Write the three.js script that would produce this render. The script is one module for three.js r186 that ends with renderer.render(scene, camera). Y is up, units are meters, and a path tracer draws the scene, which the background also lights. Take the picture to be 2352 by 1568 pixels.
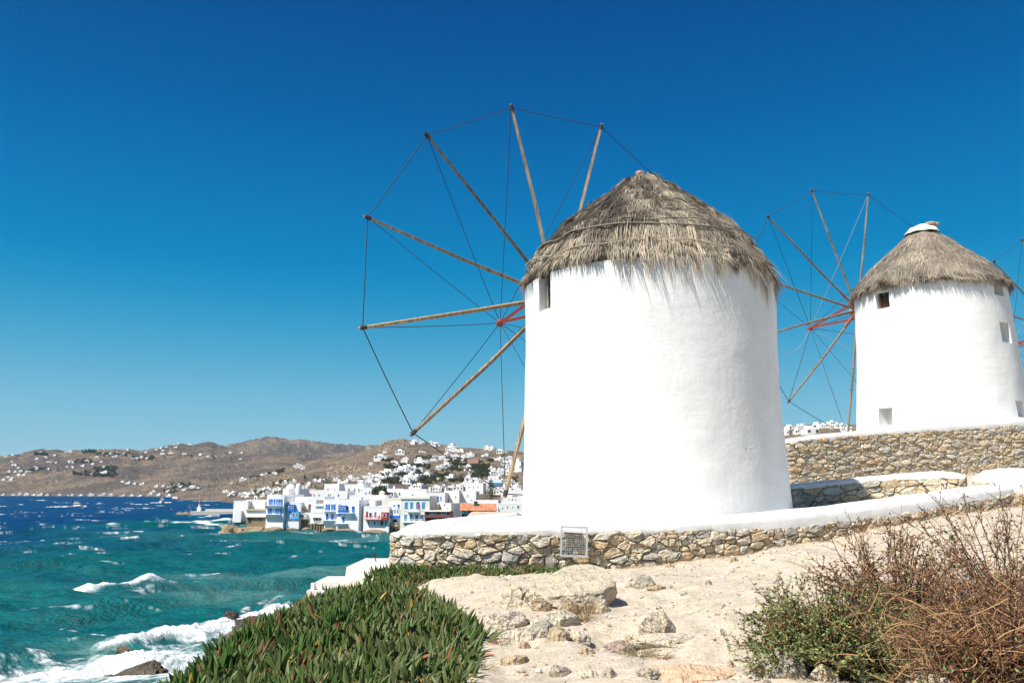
import * as THREE from 'three';
import { createNoise2D, createNoise3D } from 'simplex-noise';
import { mergeGeometries, mergeVertices, toCreasedNormals } from 'three/addons/utils/BufferGeometryUtils.js';
import { Brush, Evaluator, SUBTRACTION } from 'three-bvh-csg';

// ---------------------------------------------------------------- camera, sky, sun, exposure
const EYE = 11.5;                       // eye height above the sea, metres
const PITCH = THREE.MathUtils.degToRad(10.74), FOCAL = 1829, CX = 1176, CY = 784;   // a 28 mm lens, in pixels of a 2352 x 1568 picture
const scene = new THREE.Scene();
const camera = new THREE.PerspectiveCamera(2 * Math.atan(784 / FOCAL) * 180 / Math.PI, 1024 / 682, 0.1, 20000);
camera.position.set(0, EYE, 0);
camera.rotation.x = PITCH;
const renderer = new THREE.WebGLRenderer({ antialias: true });
renderer.toneMapping = THREE.LinearToneMapping;
renderer.toneMappingExposure = 1.5;
renderer.shadowMap.enabled = true;
const SUN_AZ = THREE.MathUtils.degToRad(54), SUN_EL = THREE.MathUtils.degToRad(55);
const sunDir = new THREE.Vector3(-Math.sin(SUN_AZ) * Math.cos(SUN_EL), Math.sin(SUN_EL), Math.cos(SUN_AZ) * Math.cos(SUN_EL));
const sun = new THREE.DirectionalLight(new THREE.Color(1, 0.955, 0.88), 5);
sun.position.set(4, EYE, -16).addScaledVector(sunDir, 120);
sun.target.position.set(4, EYE, -16);
sun.castShadow = true; sun.shadow.mapSize.set(4096, 4096);
Object.assign(sun.shadow.camera, { left: -45, right: 45, top: 45, bottom: -45, near: 1, far: 320 });
scene.add(sun, sun.target);

const lin = (c) => (c <= 0.04045 ? c / 12.92 : ((c + 0.055) / 1.055) ** 2.4);
{ // clear summer sky: pale at the horizon, deep blue overhead
  const W = 256, H = 512, data = new Float32Array(W * H * 4);
  const stops = [[-90, 150, 176, 190], [0, 172, 212, 226], [2.5, 156, 203, 221], [6, 122, 188, 216], [11, 62, 160, 205], [16, 0, 134, 192], [21, 0, 116, 180], [27, 0, 95, 162], [34, 0, 78, 145], [50, 0, 66, 128], [90, 0, 52, 110]];
  for (let j = 0; j < H; j++) {
    const el = ((j + 0.5) / H - 0.5) * 180;
    let k = 0; while (k < stops.length - 2 && el > stops[k + 1][0]) k++;
    const a = stops[k], b = stops[k + 1], t = Math.min(1, Math.max(0, (el - a[0]) / (b[0] - a[0])));
    for (let i = 0; i < W; i++) {
      const az = ((i + 0.5) / W - 0.5) * 2 * Math.PI, e = el * Math.PI / 180, cs = Math.cos(az) * Math.cos(e) * sunDir.x + Math.sin(e) * sunDir.y + Math.sin(az) * Math.cos(e) * sunDir.z, ang = Math.acos(Math.min(1, Math.max(-1, cs))) * 180 / Math.PI;
      const glow = el > 0 ? 1.7 * Math.exp(-ang / 9) : 0;   // the bright air round the sun, behind the camera
      for (let c = 0; c < 4; c++) data[(j * W + i) * 4 + c] = c === 3 ? 1 : lin((a[c + 1] + (b[c + 1] - a[c + 1]) * t) / 255) / 1.5 + glow * [1, 0.97, 0.9][c];
    }
  }
  const sky = new THREE.DataTexture(data, W, H, THREE.RGBAFormat, THREE.FloatType);
  sky.mapping = THREE.EquirectangularReflectionMapping; sky.magFilter = THREE.LinearFilter; sky.needsUpdate = true;
  scene.background = sky; scene.environment = sky;
  scene.fog = new THREE.FogExp2(new THREE.Color(0.42, 0.74, 1), 0.00002);   // thin sea haze
}

// ---------------------------------------------------------------- helpers
function rng(seed) { let s = seed >>> 0; return () => { s = (s + 0x6d2b79f5) | 0; let t = Math.imul(s ^ (s >>> 15), 1 | s); t = (t + Math.imul(t ^ (t >>> 7), 61 | t)) ^ t; return ((t ^ (t >>> 14)) >>> 0) / 4294967296; }; }
const R0 = rng(7), n2 = createNoise2D(rng(11)), n3 = createNoise3D(rng(12));
const { clamp, lerp, smoothstep } = THREE.MathUtils;
const V = (x, y, z) => new THREE.Vector3(x, y, z);
const rr = (r, a, b) => a + (b - a) * r();
const fbm = (x, y, o = 4) => { let s = 0, a = 0.5; for (let i = 0; i < o; i++) { s += a * n2(x, y); x = x * 2.03 + 5.1; y = y * 2.03 - 3.7; a *= 0.5; } return s; };
const fbm3 = (x, y, z, o = 3) => { let s = 0, a = 0.5; for (let i = 0; i < o; i++) { s += a * n3(x, y, z); x = x * 2.03 + 5.1; y = y * 2.03 - 3.7; z = z * 2.03 + 1.9; a *= 0.5; } return s; };
// where the line of sight through a picture point stands at depth D (metres along -z)
function at(px, py, D) {
  const u = (px - CX) / FOCAL, v = -(py - CY) / FOCAL, c = Math.cos(PITCH), s = Math.sin(PITCH);
  const y = v * c + s, z = v * s - c;
  return V(u / -z * D, EYE + y / -z * D, -D);
}
const slopeOf = (py) => at(CX, py, 1).y - EYE;
function seaAt(px, py) { return at(px, py, -EYE / slopeOf(py)); }
const z2 = (x, y) => [(850 + x / 2.94) / 1.7415, (1850 + y / 2.94) / 1.7415];
const z3 = (x, y) => [(1500 + x / 3.485) / 1.7415, (1700 + y / 3.485) / 1.7415];
const z1 = (x, y) => [x / 2.352 / 1.7415, (1700 + y / 2.352) / 1.7415];

const taken = {};
function numbered(name) { const n = taken[name] = (taken[name] ?? -1) + 1; return n ? `${name}_${String(n).padStart(3, '0')}` : name; }
function tag(o, label, category, group, kind) {
  o.userData.label = label; if (category) o.userData.category = category;
  if (group) o.userData.group = group; if (kind) o.userData.kind = kind;
  return o;
}
function thing(name, label, category, pos, group) {
  const g = new THREE.Group(); g.name = numbered(name); if (pos) g.position.copy(pos); scene.add(g);
  return tag(g, label, category, group);
}
function mesh(name, geo, mat, parent) {
  const m = new THREE.Mesh(geo, mat); m.name = parent ? name : numbered(name); m.castShadow = m.receiveShadow = true;
  (parent || scene).add(m); return m;
}
function structure(name, geo, mat) { const m = mesh(name, geo, mat); m.userData.kind = 'structure'; return m; }
function stuff(m) { m.userData.kind = 'stuff'; return m; }
const clean = (g) => { const o = g.index ? g.toNonIndexed() : g; for (const k of Object.keys(o.attributes)) if (!['position', 'normal', 'uv', 'color'].includes(k)) o.deleteAttribute(k); return o; };
function merge(list) {
  const c = list.map(clean), hasC = c.some((g) => g.attributes.color);
  for (const g of c) {
    if (!g.attributes.uv) g.setAttribute('uv', new THREE.BufferAttribute(new Float32Array(g.attributes.position.count * 2), 2));
    if (hasC && !g.attributes.color) g.setAttribute('color', new THREE.BufferAttribute(new Float32Array(g.attributes.position.count * 3).fill(1), 3));
  }
  return mergeGeometries(c);
}
function tint(geo, c) { const n = geo.attributes.position.count, a = new Float32Array(n * 3); for (let i = 0; i < n; i++) a.set(c, i * 3); geo.setAttribute('color', new THREE.BufferAttribute(a, 3)); return geo; }
function box(w, h, d, x = 0, y = 0, z = 0) { return new THREE.BoxGeometry(w, h, d).translate(x, y, z); }
// uv in metres from the face direction
function boxUV(geo, s = 1) {
  const g = geo.index ? geo.toNonIndexed() : geo; if (!g.attributes.normal) g.computeVertexNormals();
  const p = g.attributes.position, n = g.attributes.normal, uv = new Float32Array(p.count * 2);
  for (let i = 0; i < p.count; i++) {
    const a = Math.abs(n.getX(i)), b = Math.abs(n.getY(i)), c = Math.abs(n.getZ(i));
    const [u, v] = b > a && b > c ? [p.getX(i), p.getZ(i)] : a > c ? [p.getZ(i), p.getY(i)] : [p.getX(i), p.getY(i)];
    uv[i * 2] = u * s; uv[i * 2 + 1] = v * s;
  }
  g.setAttribute('uv', new THREE.BufferAttribute(uv, 2)); return g;
}
// a bar between two points: square or round section, tapered
function bar(a, b, r0, r1 = r0, sides = 4) {
  const d = b.clone().sub(a), L = d.length();
  const g = new THREE.CylinderGeometry(r1, r0, L, sides, 1); if (sides === 4) g.rotateY(Math.PI / 4);
  g.translate(0, L / 2, 0).applyQuaternion(new THREE.Quaternion().setFromUnitVectors(V(0, 1, 0), d.normalize())).translate(a.x, a.y, a.z);
  return sides === 4 ? toCreasedNormals(g, 0.5) : g;
}
function tube(pts, r, seg = 12, sides = 5, closed = false) { return new THREE.TubeGeometry(new THREE.CatmullRomCurve3(pts, closed), seg, r, sides, closed); }
function geoFrom(pos, idx, col, uv) {
  const g = new THREE.BufferGeometry();
  g.setAttribute('position', new THREE.BufferAttribute(pos instanceof Float32Array ? pos : new Float32Array(pos), 3));
  if (col) g.setAttribute('color', new THREE.BufferAttribute(col instanceof Float32Array ? col : new Float32Array(col), 3));
  if (uv) g.setAttribute('uv', new THREE.BufferAttribute(uv instanceof Float32Array ? uv : new Float32Array(uv), 2));
  if (idx) g.setIndex(idx.length > 65000 || pos.length > 190000 ? new THREE.BufferAttribute(new Uint32Array(idx), 1) : idx);
  g.computeVertexNormals(); return g;
}
// piecewise-linear curve through [x, y] rows
const curve = (rows, k = 1) => (x) => { if (x <= rows[0][0]) return rows[0][k]; for (let i = 1; i < rows.length; i++) if (x <= rows[i][0]) return lerp(rows[i - 1][k], rows[i][k], (x - rows[i - 1][0]) / (rows[i][0] - rows[i - 1][0])); return rows[rows.length - 1][k]; };

// ---------------------------------------------------------------- procedural textures (tileable noise)
function noiseTex(size, fn, color = false) {
  const ch = 4, d = new Uint8Array(size * size * ch);
  for (let j = 0; j < size; j++) for (let i = 0; i < size; i++) {
    const v = fn(i / size, j / size); const o = (j * size + i) * 4;
    if (Array.isArray(v)) { d[o] = v[0] * 255; d[o + 1] = v[1] * 255; d[o + 2] = v[2] * 255; } else d[o] = d[o + 1] = d[o + 2] = clamp(v, 0, 1) * 255;
    d[o + 3] = 255;
  }
  const t = new THREE.DataTexture(d, size, size); t.wrapS = t.wrapT = THREE.RepeatWrapping; t.magFilter = THREE.LinearFilter;
  if (color) t.colorSpace = THREE.SRGBColorSpace; t.needsUpdate = true; return t;
}
// noise that wraps: walk on two circles
const n4wrap = (() => { const q = createNoise3D(rng(31)), w = createNoise3D(rng(37)); return (u, v, f) => { const a = u * 2 * Math.PI, b = v * 2 * Math.PI, r = f / (2 * Math.PI); return 0.6 * (q(Math.cos(a) * r, Math.sin(a) * r, Math.cos(b) * r + 9) + w(Math.sin(b) * r, Math.cos(b) * r + 4, Math.sin(a) * r)); }; })();
const wrapF = (u, v, f, o) => { let s = 0, a = 0.5; for (let i = 0; i < o; i++) { s += a * n4wrap(u, v, f); f *= 2.1; a *= 0.55; } return s; };
const rep = (t, x, y = x) => { const c = t.clone(); c.repeat.set(x, y); c.needsUpdate = true; return c; };
const T = {};
T.plaster = noiseTex(512, (u, v) => { const a = wrapF(u, v, 6, 5), p = wrapF(u + 0.31, v, 26, 2); return 0.5 + 0.42 * a - 0.5 * Math.max(0, p - 0.28); });
T.lime = noiseTex(512, (u, v) => { const a = wrapF(u, v, 5, 5), b = wrapF(v, u + 0.4, 22, 3), k = clamp(0.965 + 0.035 * a - 0.05 * Math.max(0, b - 0.2), 0, 1); return [k, k * 0.998, k * clamp(0.99 - 0.02 * Math.max(0, a), 0, 1)]; }, true);
T.stoneBump = noiseTex(256, (u, v) => 0.5 + 0.6 * wrapF(u, v, 8, 5));
T.stoneCol = noiseTex(256, (u, v) => { const a = wrapF(u, v, 5, 5), b = wrapF(v, u, 30, 2), k = clamp(0.9 + 0.26 * a + 0.2 * b, 0, 1); return [k, k * clamp(0.985 - 0.05 * a, 0, 1), k * clamp(0.95 - 0.12 * a, 0, 1)]; }, true);
T.sandBump = noiseTex(512, (u, v) => 0.5 + 0.35 * wrapF(u, v, 10, 6) + 0.25 * Math.max(0, wrapF(u, v, 60, 1) - 0.25));
T.sandCol = noiseTex(512, (u, v) => { const a = wrapF(u, v, 7, 6), b = wrapF(v + 0.2, u, 70, 2), k = clamp(0.86 + 0.13 * a + 0.24 * b, 0, 1); return [k, k * clamp(0.975 - 0.04 * a, 0, 1), k * clamp(0.93 - 0.08 * b, 0, 1)]; }, true);
T.wood = noiseTex(256, (u, v) => { const g = n4wrap(u, v * 0.12, 40), h = wrapF(u * 1, v * 0.1, 14, 3), k = clamp(0.74 + 0.26 * g + 0.34 * h, 0, 1); return [k, k * 0.97, k * 0.93]; }, true);
T.water = noiseTex(512, (u, v) => 0.5 + 0.45 * wrapF(u, v, 9, 5));
const std = (o) => new THREE.MeshStandardMaterial({ roughness: 0.9, ...o });
const rgb = (r, g, b) => new THREE.Color().setRGB(r, g, b);
const M = {
  plaster: std({ map: rep(T.lime, 0.22), color: rgb(0.83, 0.826, 0.822), bumpMap: rep(T.plaster, 0.5), bumpScale: 0.012, roughness: 0.92 }),
  cap: std({ map: rep(T.lime, 0.4), color: rgb(0.83, 0.826, 0.822), bumpMap: rep(T.plaster, 0.8), bumpScale: 0.008, roughness: 0.92 }),
  mortar: std({ color: rgb(0.52, 0.44, 0.33), map: T.stoneCol, bumpMap: T.stoneBump, bumpScale: 0.03 }),
  sand: std({ color: rgb(0.6, 0.545, 0.473), map: rep(T.sandCol, 0.55), bumpMap: rep(T.sandBump, 0.9), bumpScale: 0.02, vertexColors: true, roughness: 1 }),
  spar: std({ color: rgb(0.68, 0.48, 0.29), map: rep(T.wood, 3, 0.6), roughness: 0.85 }),
  sparGrey: std({ color: rgb(0.4, 0.33, 0.26), map: rep(T.wood, 3, 0.6), roughness: 0.85 }),
  dark: std({ color: rgb(0.03, 0.026, 0.022) }),
  rope: std({ color: rgb(0.035, 0.035, 0.035) }),
  paleRope: std({ color: rgb(0.3, 0.3, 0.28) }),
  red: std({ color: rgb(0.34, 0.065, 0.04), roughness: 0.6 }),
  cane: std({ color: rgb(0.42, 0.36, 0.25), roughness: 0.8 }),
  caneGrey: std({ color: rgb(0.22, 0.19, 0.15), roughness: 0.8 }),
  thatch: std({ color: rgb(0.26, 0.215, 0.16), roughness: 1 }),
  straw: std({ color: rgb(1, 1, 1), vertexColors: true, roughness: 0.9, side: THREE.DoubleSide }),
  white: std({ color: rgb(0.84, 0.835, 0.825) }),
  metal: std({ color: rgb(0.5, 0.52, 0.52), roughness: 0.55, metalness: 0.2 }),
};
const stoneTones = [[0.43, 0.35, 0.245], [0.49, 0.42, 0.32], [0.41, 0.38, 0.335], [0.47, 0.43, 0.37], [0.54, 0.475, 0.38], [0.35, 0.325, 0.29], [0.47, 0.37, 0.25], [0.45, 0.44, 0.41]];
const stoneMats = stoneTones.map((c) => std({ color: rgb(...c.map((v) => v * 1.52)), map: rep(T.stoneCol, 2.2), bumpMap: rep(T.stoneBump, 2.6), bumpScale: 0.02, roughness: 0.95 }));

// ---------------------------------------------------------------- near land: a sandy headland that falls to the sea on the left and climbs to the right
// front wall, from the picture: [x of its face, depth, cap top, cap bottom, foot], heights relative to the eye
const slopeAt = (px, py, D) => at(px, py, D).y - EYE;
const FRONT = [
  [905, 13.6, 0, 1233.5, 1309], [960, 13.45, 0, 1235, 1310], [1040, 13.4, 0, 1233.5, 1310], [1125, 13.45, 0, 1233, 1309.5], [1213, 13.6, 0, 1233, 1309], [1300, 13.75, 0, 1231, 1306.6], [1403, 13.9, 0, 1225.5, 1303],
  [1477, 14, 0, 1225, 1297], [1550, 14.1, 0, 1223, 1291], [1640, 14.3, 0, 1219, 1279], [1703, 14.45, 0, 1219, 1270], [1780, 14.65, 0, 1219, 1251], [1877, 14.95, 0, 1211, 1240],
  [1950, 15.2, 0, 1199, 1228], [2023, 15.5, 0, 1191, 1206], [2100, 15.8, 0, 1180, 1195], [2169, 16.1, 0, 1166, 1181], [2240, 16.35, 0, 1153.5, 1172], [2300, 16.6, 0, 1142, 1163], [2335, 16.8, 0, 1137, 1160],
].map(([px, D, , cb, ft]) => { const a = at(px, cb, D), b = at(px, ft, D); return { x: a.x, z: a.z, cb: a.y - EYE, ft: b.y - EYE }; });
// top of the cap over the front face
const capTopFront = curve([[-2.1, -0.7], [-1.9, -0.6], [-1.6, -0.55], [1.9, -0.55], [4.2, -0.42], [6.3, -0.27], [8.6, -0.03], [10, 0.13], [11.2, 0.14]]);

const CONTROL = [
  [-0.5, -6.5, -1.5], [1, -6.5, -1.47], [2.5, -6.3, -1.42], [3.5, -5.5, -1.22], [-1.5, -9.5, -1.42], [1, -9.5, -1.32], [3, -9.3, -1.14], [4.6, -8.8, -0.88], [6.6, -10.5, -0.6], [4.6, -12.6, -0.88],
  [8.6, -12.6, -0.32], [7, -8, -0.75], [0, -12.3, -1.28], [-1.6, -12, -1.5], [2.4, -12, -1.16], [0, -3, -1.62], [0, 1, -1.7], [4, -2, -1.45], [8, -5, -0.95], [14, -9, 0.1], [13, -16, 0.3], [-2.2, -7, -1.62], [-2.5, -10, -1.58], [-2.4, -12.6, -1.7], [-3, -3, -1.8], [-2.2, -14.5, -1.75],
  ...FRONT.map((f) => [f.x, f.z, f.ft - 0.02]),
  [0, -17, -1.1], [3, -17.5, -0.85], [6, -17.5, -0.7], [9, -18, -0.4], [0, -22, -1.2], [4, -23, -0.9], [7.5, -22.5, -0.5], [10, -22, -0.1], [13, -21.5, 0.45], [1, -27, -2], [4, -27, -1.5], [-1, -30, -3], [3, -33, -2.6], [6, -30, -1.6], [2, -45, -4], [-3, -55, -5.5], [4, -60, -4], [7.6, -24, -0.4], [9, -24.3, -0.2], [17, -20, 1], [22, -18, 1.6],
];
const UPPER = [[1790, 25.2, 1012, 1020, 1112], [1804, 25, 1010.7, 1020, 1111], [1877, 25.3, 999.8, 1011, 1106], [1965, 25.8, 991, 1003.5, 1100], [2048, 26.1, 983.5, 997, 1096], [2194, 26.6, 972, 989, 1092], [2300, 27, 965, 981, 1080], [2420, 27.4, 955, 971, 1060]]
  .map(([px, D, ct, cb, ft]) => { const a = at(px, cb, D), b = at(px, ft, D), c = at(px, ct, D); return { x: a.x, z: a.z, ct: c.y - EYE, cb: a.y - EYE, ft: b.y - EYE }; });
for (const u of UPPER) CONTROL.push([u.x, u.z + 0.4, u.ft - 0.02]);
const upperZ = curve(UPPER.map((u) => [u.x, u.z])), upperTop = curve(UPPER.map((u) => [u.x, u.ct]));
const edgeX = curve([[-60, -4.5], [-30, -2.6], [-24, -0.9], [-14.5, -2.7], [-12, -2.65], [-9, -2.75], [-7.5, -2.6], [-6.5, -2.4], [0, -2.6], [20, -5]]);
function groundBase(x, z) {
  let w = 0, s = 0;
  for (const [cx, cz, h] of CONTROL) { const d = (x - cx) ** 2 + (z - cz) ** 2 + 0.12, k = 1 / (d * d); w += k; s += k * h; }
  let h = s / w;
  if (x > 7.6) { const behind = upperZ(x) - 1.6 - z; if (behind > 0) h = lerp(h, upperTop(x) - 0.12 + Math.min(behind, 40) * 0.03, smoothstep(behind, 0, 0.4)); }
  const over = edgeX(z) - x;
  if (over > -0.6) h -= 0.08 * (over + 0.6) ** 2 * (over < 0.3 ? 1 : 0) + (over >= 0.3 ? 0.065 + 0.95 * (over - 0.3) : 0);
  return h;
}
const hollows = [[1.0, -8.2, 0.45, 0.17], [0.25, -7.1, 0.5, 0.05], [2.6, -7.4, 0.6, 0.05]];
function groundRel(x, z) {
  let h = groundBase(x, z);
  h += 0.03 * fbm(x * 0.9, z * 0.9, 3) + 0.012 * fbm(x * 3.1 + 7, z * 3.1, 3);
  const r = n2(x * 1.3 + 3, z * 0.5); h += 0.03 * smoothstep(r, 0.3, 0.7);
  for (const [a, b, w, d] of hollows) { const q = ((x - a) ** 2 + (z - b) ** 2) / (w * w); if (q < 4) h -= d * Math.exp(-q * 1.6); }
  return h;
}
const groundY = (x, z) => EYE + groundRel(x, z);
function pxGround(px, py) {     // where the line of sight meets the ground
  let a = 2, b = 40; const f = (D) => { const p = at(px, py, D); return p.y - EYE - groundBase(p.x, p.z); };
  for (let D = 3; D < 40; D += 0.4) if (f(D) < 0) { a = D - 0.4; b = D; break; }
  for (let i = 0; i < 18; i++) { const m = (a + b) / 2; if (f(m) < 0) b = m; else a = m; }
  const p = at(px, py, b); p.y = groundY(p.x, p.z); return p;
}
{
  const line = (a, b, fa, fb, near, far, grow) => { const o = []; let x = fa, s = near; for (; x <= fb; x += near) o.push(x); let t = fb, g = near; while (t < b) { g = Math.min(far, g * grow); t += g; o.push(t); } t = fa; g = near; while (t > a) { g = Math.min(far, g * grow); t -= g; o.unshift(t); } return o; };
  const xs = line(-26, 90, -3.4, 7.5, 0.055, 3, 1.14), zs = line(-95, 45, -16, -5, 0.055, 3, 1.14);
  const nx = xs.length, nz = zs.length, pos = new Float32Array(nx * nz * 3), col = new Float32Array(nx * nz * 3), uv = new Float32Array(nx * nz * 2), idx = [];
  for (let j = 0; j < nz; j++) for (let i = 0; i < nx; i++) {
    const x = xs[i], z = zs[j], k = j * nx + i, near = x > -3.6 && x < 8 && z < -4.5 && z > -16.5;
    let h = groundRel(x, z); if (near) h += 0.012 * Math.max(-0.1, fbm(x * 9, z * 9, 3)) + 0.004 * n2(x * 31, z * 31);
    pos.set([x, EYE + h, z], k * 3); uv.set([x, z], k * 2);
    const over = edgeX(z) - x, p = fbm(x * 0.7 + 20, z * 0.7, 4), q = fbm(x * 4 + 1, z * 4, 3);
    let c = [1 + 0.1 * p, 1 + 0.08 * p, 1 + 0.05 * p];
    const straw = smoothstep(q + 0.5 * p, 0.35, 0.7) * 0.45; c = [c[0] * (1 - straw * 0.12), c[1] * (1 - straw * 0.22), c[2] * (1 - straw * 0.42)];
    const pale = smoothstep(-q + 0.6 * p, 0.35, 0.8) * 0.2; c = c.map((a) => a * (1 + pale));
    if (over > 0.5) c = [0.42 + 0.2 * q, 0.38 + 0.2 * q, 0.33 + 0.2 * q];
    col.set(c, k * 3);
  }
  for (let j = 0; j < nz - 1; j++) for (let i = 0; i < nx - 1; i++) { const a = j * nx + i, b = a + nx; idx.push(a, b, a + 1, a + 1, b, b + 1); }
  structure('ground', geoFrom(pos, idx, col, uv), M.sand);
}

// ---------------------------------------------------------------- sea: one sheet of wind waves with whitecaps and surf
const seaFoam = [];      // [points, width, strength]
const foamLine = (pts, w, k, raise = 0.3) => seaFoam.push([pts.map(([x, y]) => { const p = seaAt(x, y); return [p.x, p.z]; }), w, k, raise * 0.65]);
foamLine([[186, 1374], [235, 1368], [300, 1362], [345, 1356], [374, 1356]], 1.6, 1.1, 0.75);
foamLine([[300, 1366], [350, 1374], [410, 1376]], 2.2, 0.55, 0.1);
foamLine([[258, 1474], [320, 1463], [380, 1452], [430, 1450], [452, 1455]], 1.5, 1.1, 0.8);
foamLine([[330, 1468], [395, 1476], [440, 1492]], 1.8, 0.6, 0.1);
foamLine([[478, 1440], [520, 1425], [590, 1412], [648, 1396]], 2.1, 1.1, 0.8);
foamLine([[470, 1447], [530, 1440], [600, 1428]], 2.6, 0.9, 0.2);
foamLine([[480, 1470], [560, 1462], [640, 1447]], 2, 0.75, 0.1);
foamLine([[60, 1566], [140, 1552], [220, 1540], [290, 1520], [352, 1497]], 3, 1.25, 0.7);
foamLine([[130, 1578], [240, 1560], [330, 1545], [420, 1530]], 4, 0.9, 0.25);
foamLine([[370, 1520], [450, 1505], [560, 1490], [610, 1480]], 3.4, 0.8, 0.12);
foamLine([[350, 1560], [450, 1545], [540, 1530]], 5, 1, 0.15);
foamLine([[300, 1590], [400, 1580], [500, 1562]], 5, 0.95, 0.15);
foamLine([[8, 1512], [50, 1506], [80, 1516], [110, 1530], [165, 1528]], 1.5, 0.6, 0.1);
foamLine([[0, 1546], [70, 1560], [130, 1548]], 2.2, 0.62, 0.1);
foamLine([[112, 1502], [170, 1497], [215, 1505]], 0.8, 0.75, 0.3);
foamLine([[405, 1311], [450, 1314], [500, 1311]], 1.2, 0.6, 0.1);
foamLine([[640, 1310], [700, 1305], [735, 1304]], 1.4, 0.5, 0.1);
foamLine([[560, 1398], [600, 1390], [645, 1384]], 1, 0.6, 0.2);
foamLine([z2(-180, 700), z2(-60, 735), z2(60, 760), z2(190, 775)].map((p) => p), 3, 1.15, 0.5);
foamLine([z2(-400, 720), z2(-200, 715), z2(0, 705), z2(150, 690)], 3, 0.95, 0.4);
foamLine([z2(150, 790), z2(330, 785), z2(480, 770), z2(640, 790)], 3, 0.9, 0.4);
foamLine([z2(640, 800), z2(1000, 800), z2(1200, 795), z2(1500, 800), z2(1700, 805)], 1.8, 0.45, 0.1);
// slow milky water over sand: [centre px, half sizes m, strength]
const milky = [[700, 1322, 16, 5, 0.5], [560, 1345, 14, 5, 0.25], [480, 1316, 8, 2.5, 0.5], [640, 1362, 14, 4, 0.55], [530, 1382, 9, 3, 0.4], [205, 1482, 3.4, 2, 0.6], [120, 1494, 3, 1, 0.3], [830, 1240, 40, 12, 0.28], [700, 1225, 50, 7, 0.35], [480, 1545, 9, 7, 0.7], [520, 1490, 8, 4, 0.55]]
  .map(([x, y, a, b, k]) => { const p = seaAt(x, y); return [p.x, p.z, a, b, k]; });
const teal = (x, z) => { // share of shallow, sandy-bottom colour
  const D = Math.hypot(x, z), n = fbm(x * 0.012, z * 0.012, 4), m = fbm(x * 0.05 + 4, z * 0.05, 3);
  let t = smoothstep(-D, -560, -100) * 1.0 + 0.4 * n * smoothstep(D, 40, 200) + 0.22 * m;
  t = Math.max(t, Math.exp(-(((x + 115) / 70) ** 2) - ((z + 290) / 40) ** 2) * 1.1 + 0.3 * m);
  t -= 0.55 * smoothstep(-x / D, 0.38, 0.56) * smoothstep(D, 90, 260);
  return clamp(t, 0, 1);
};
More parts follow.
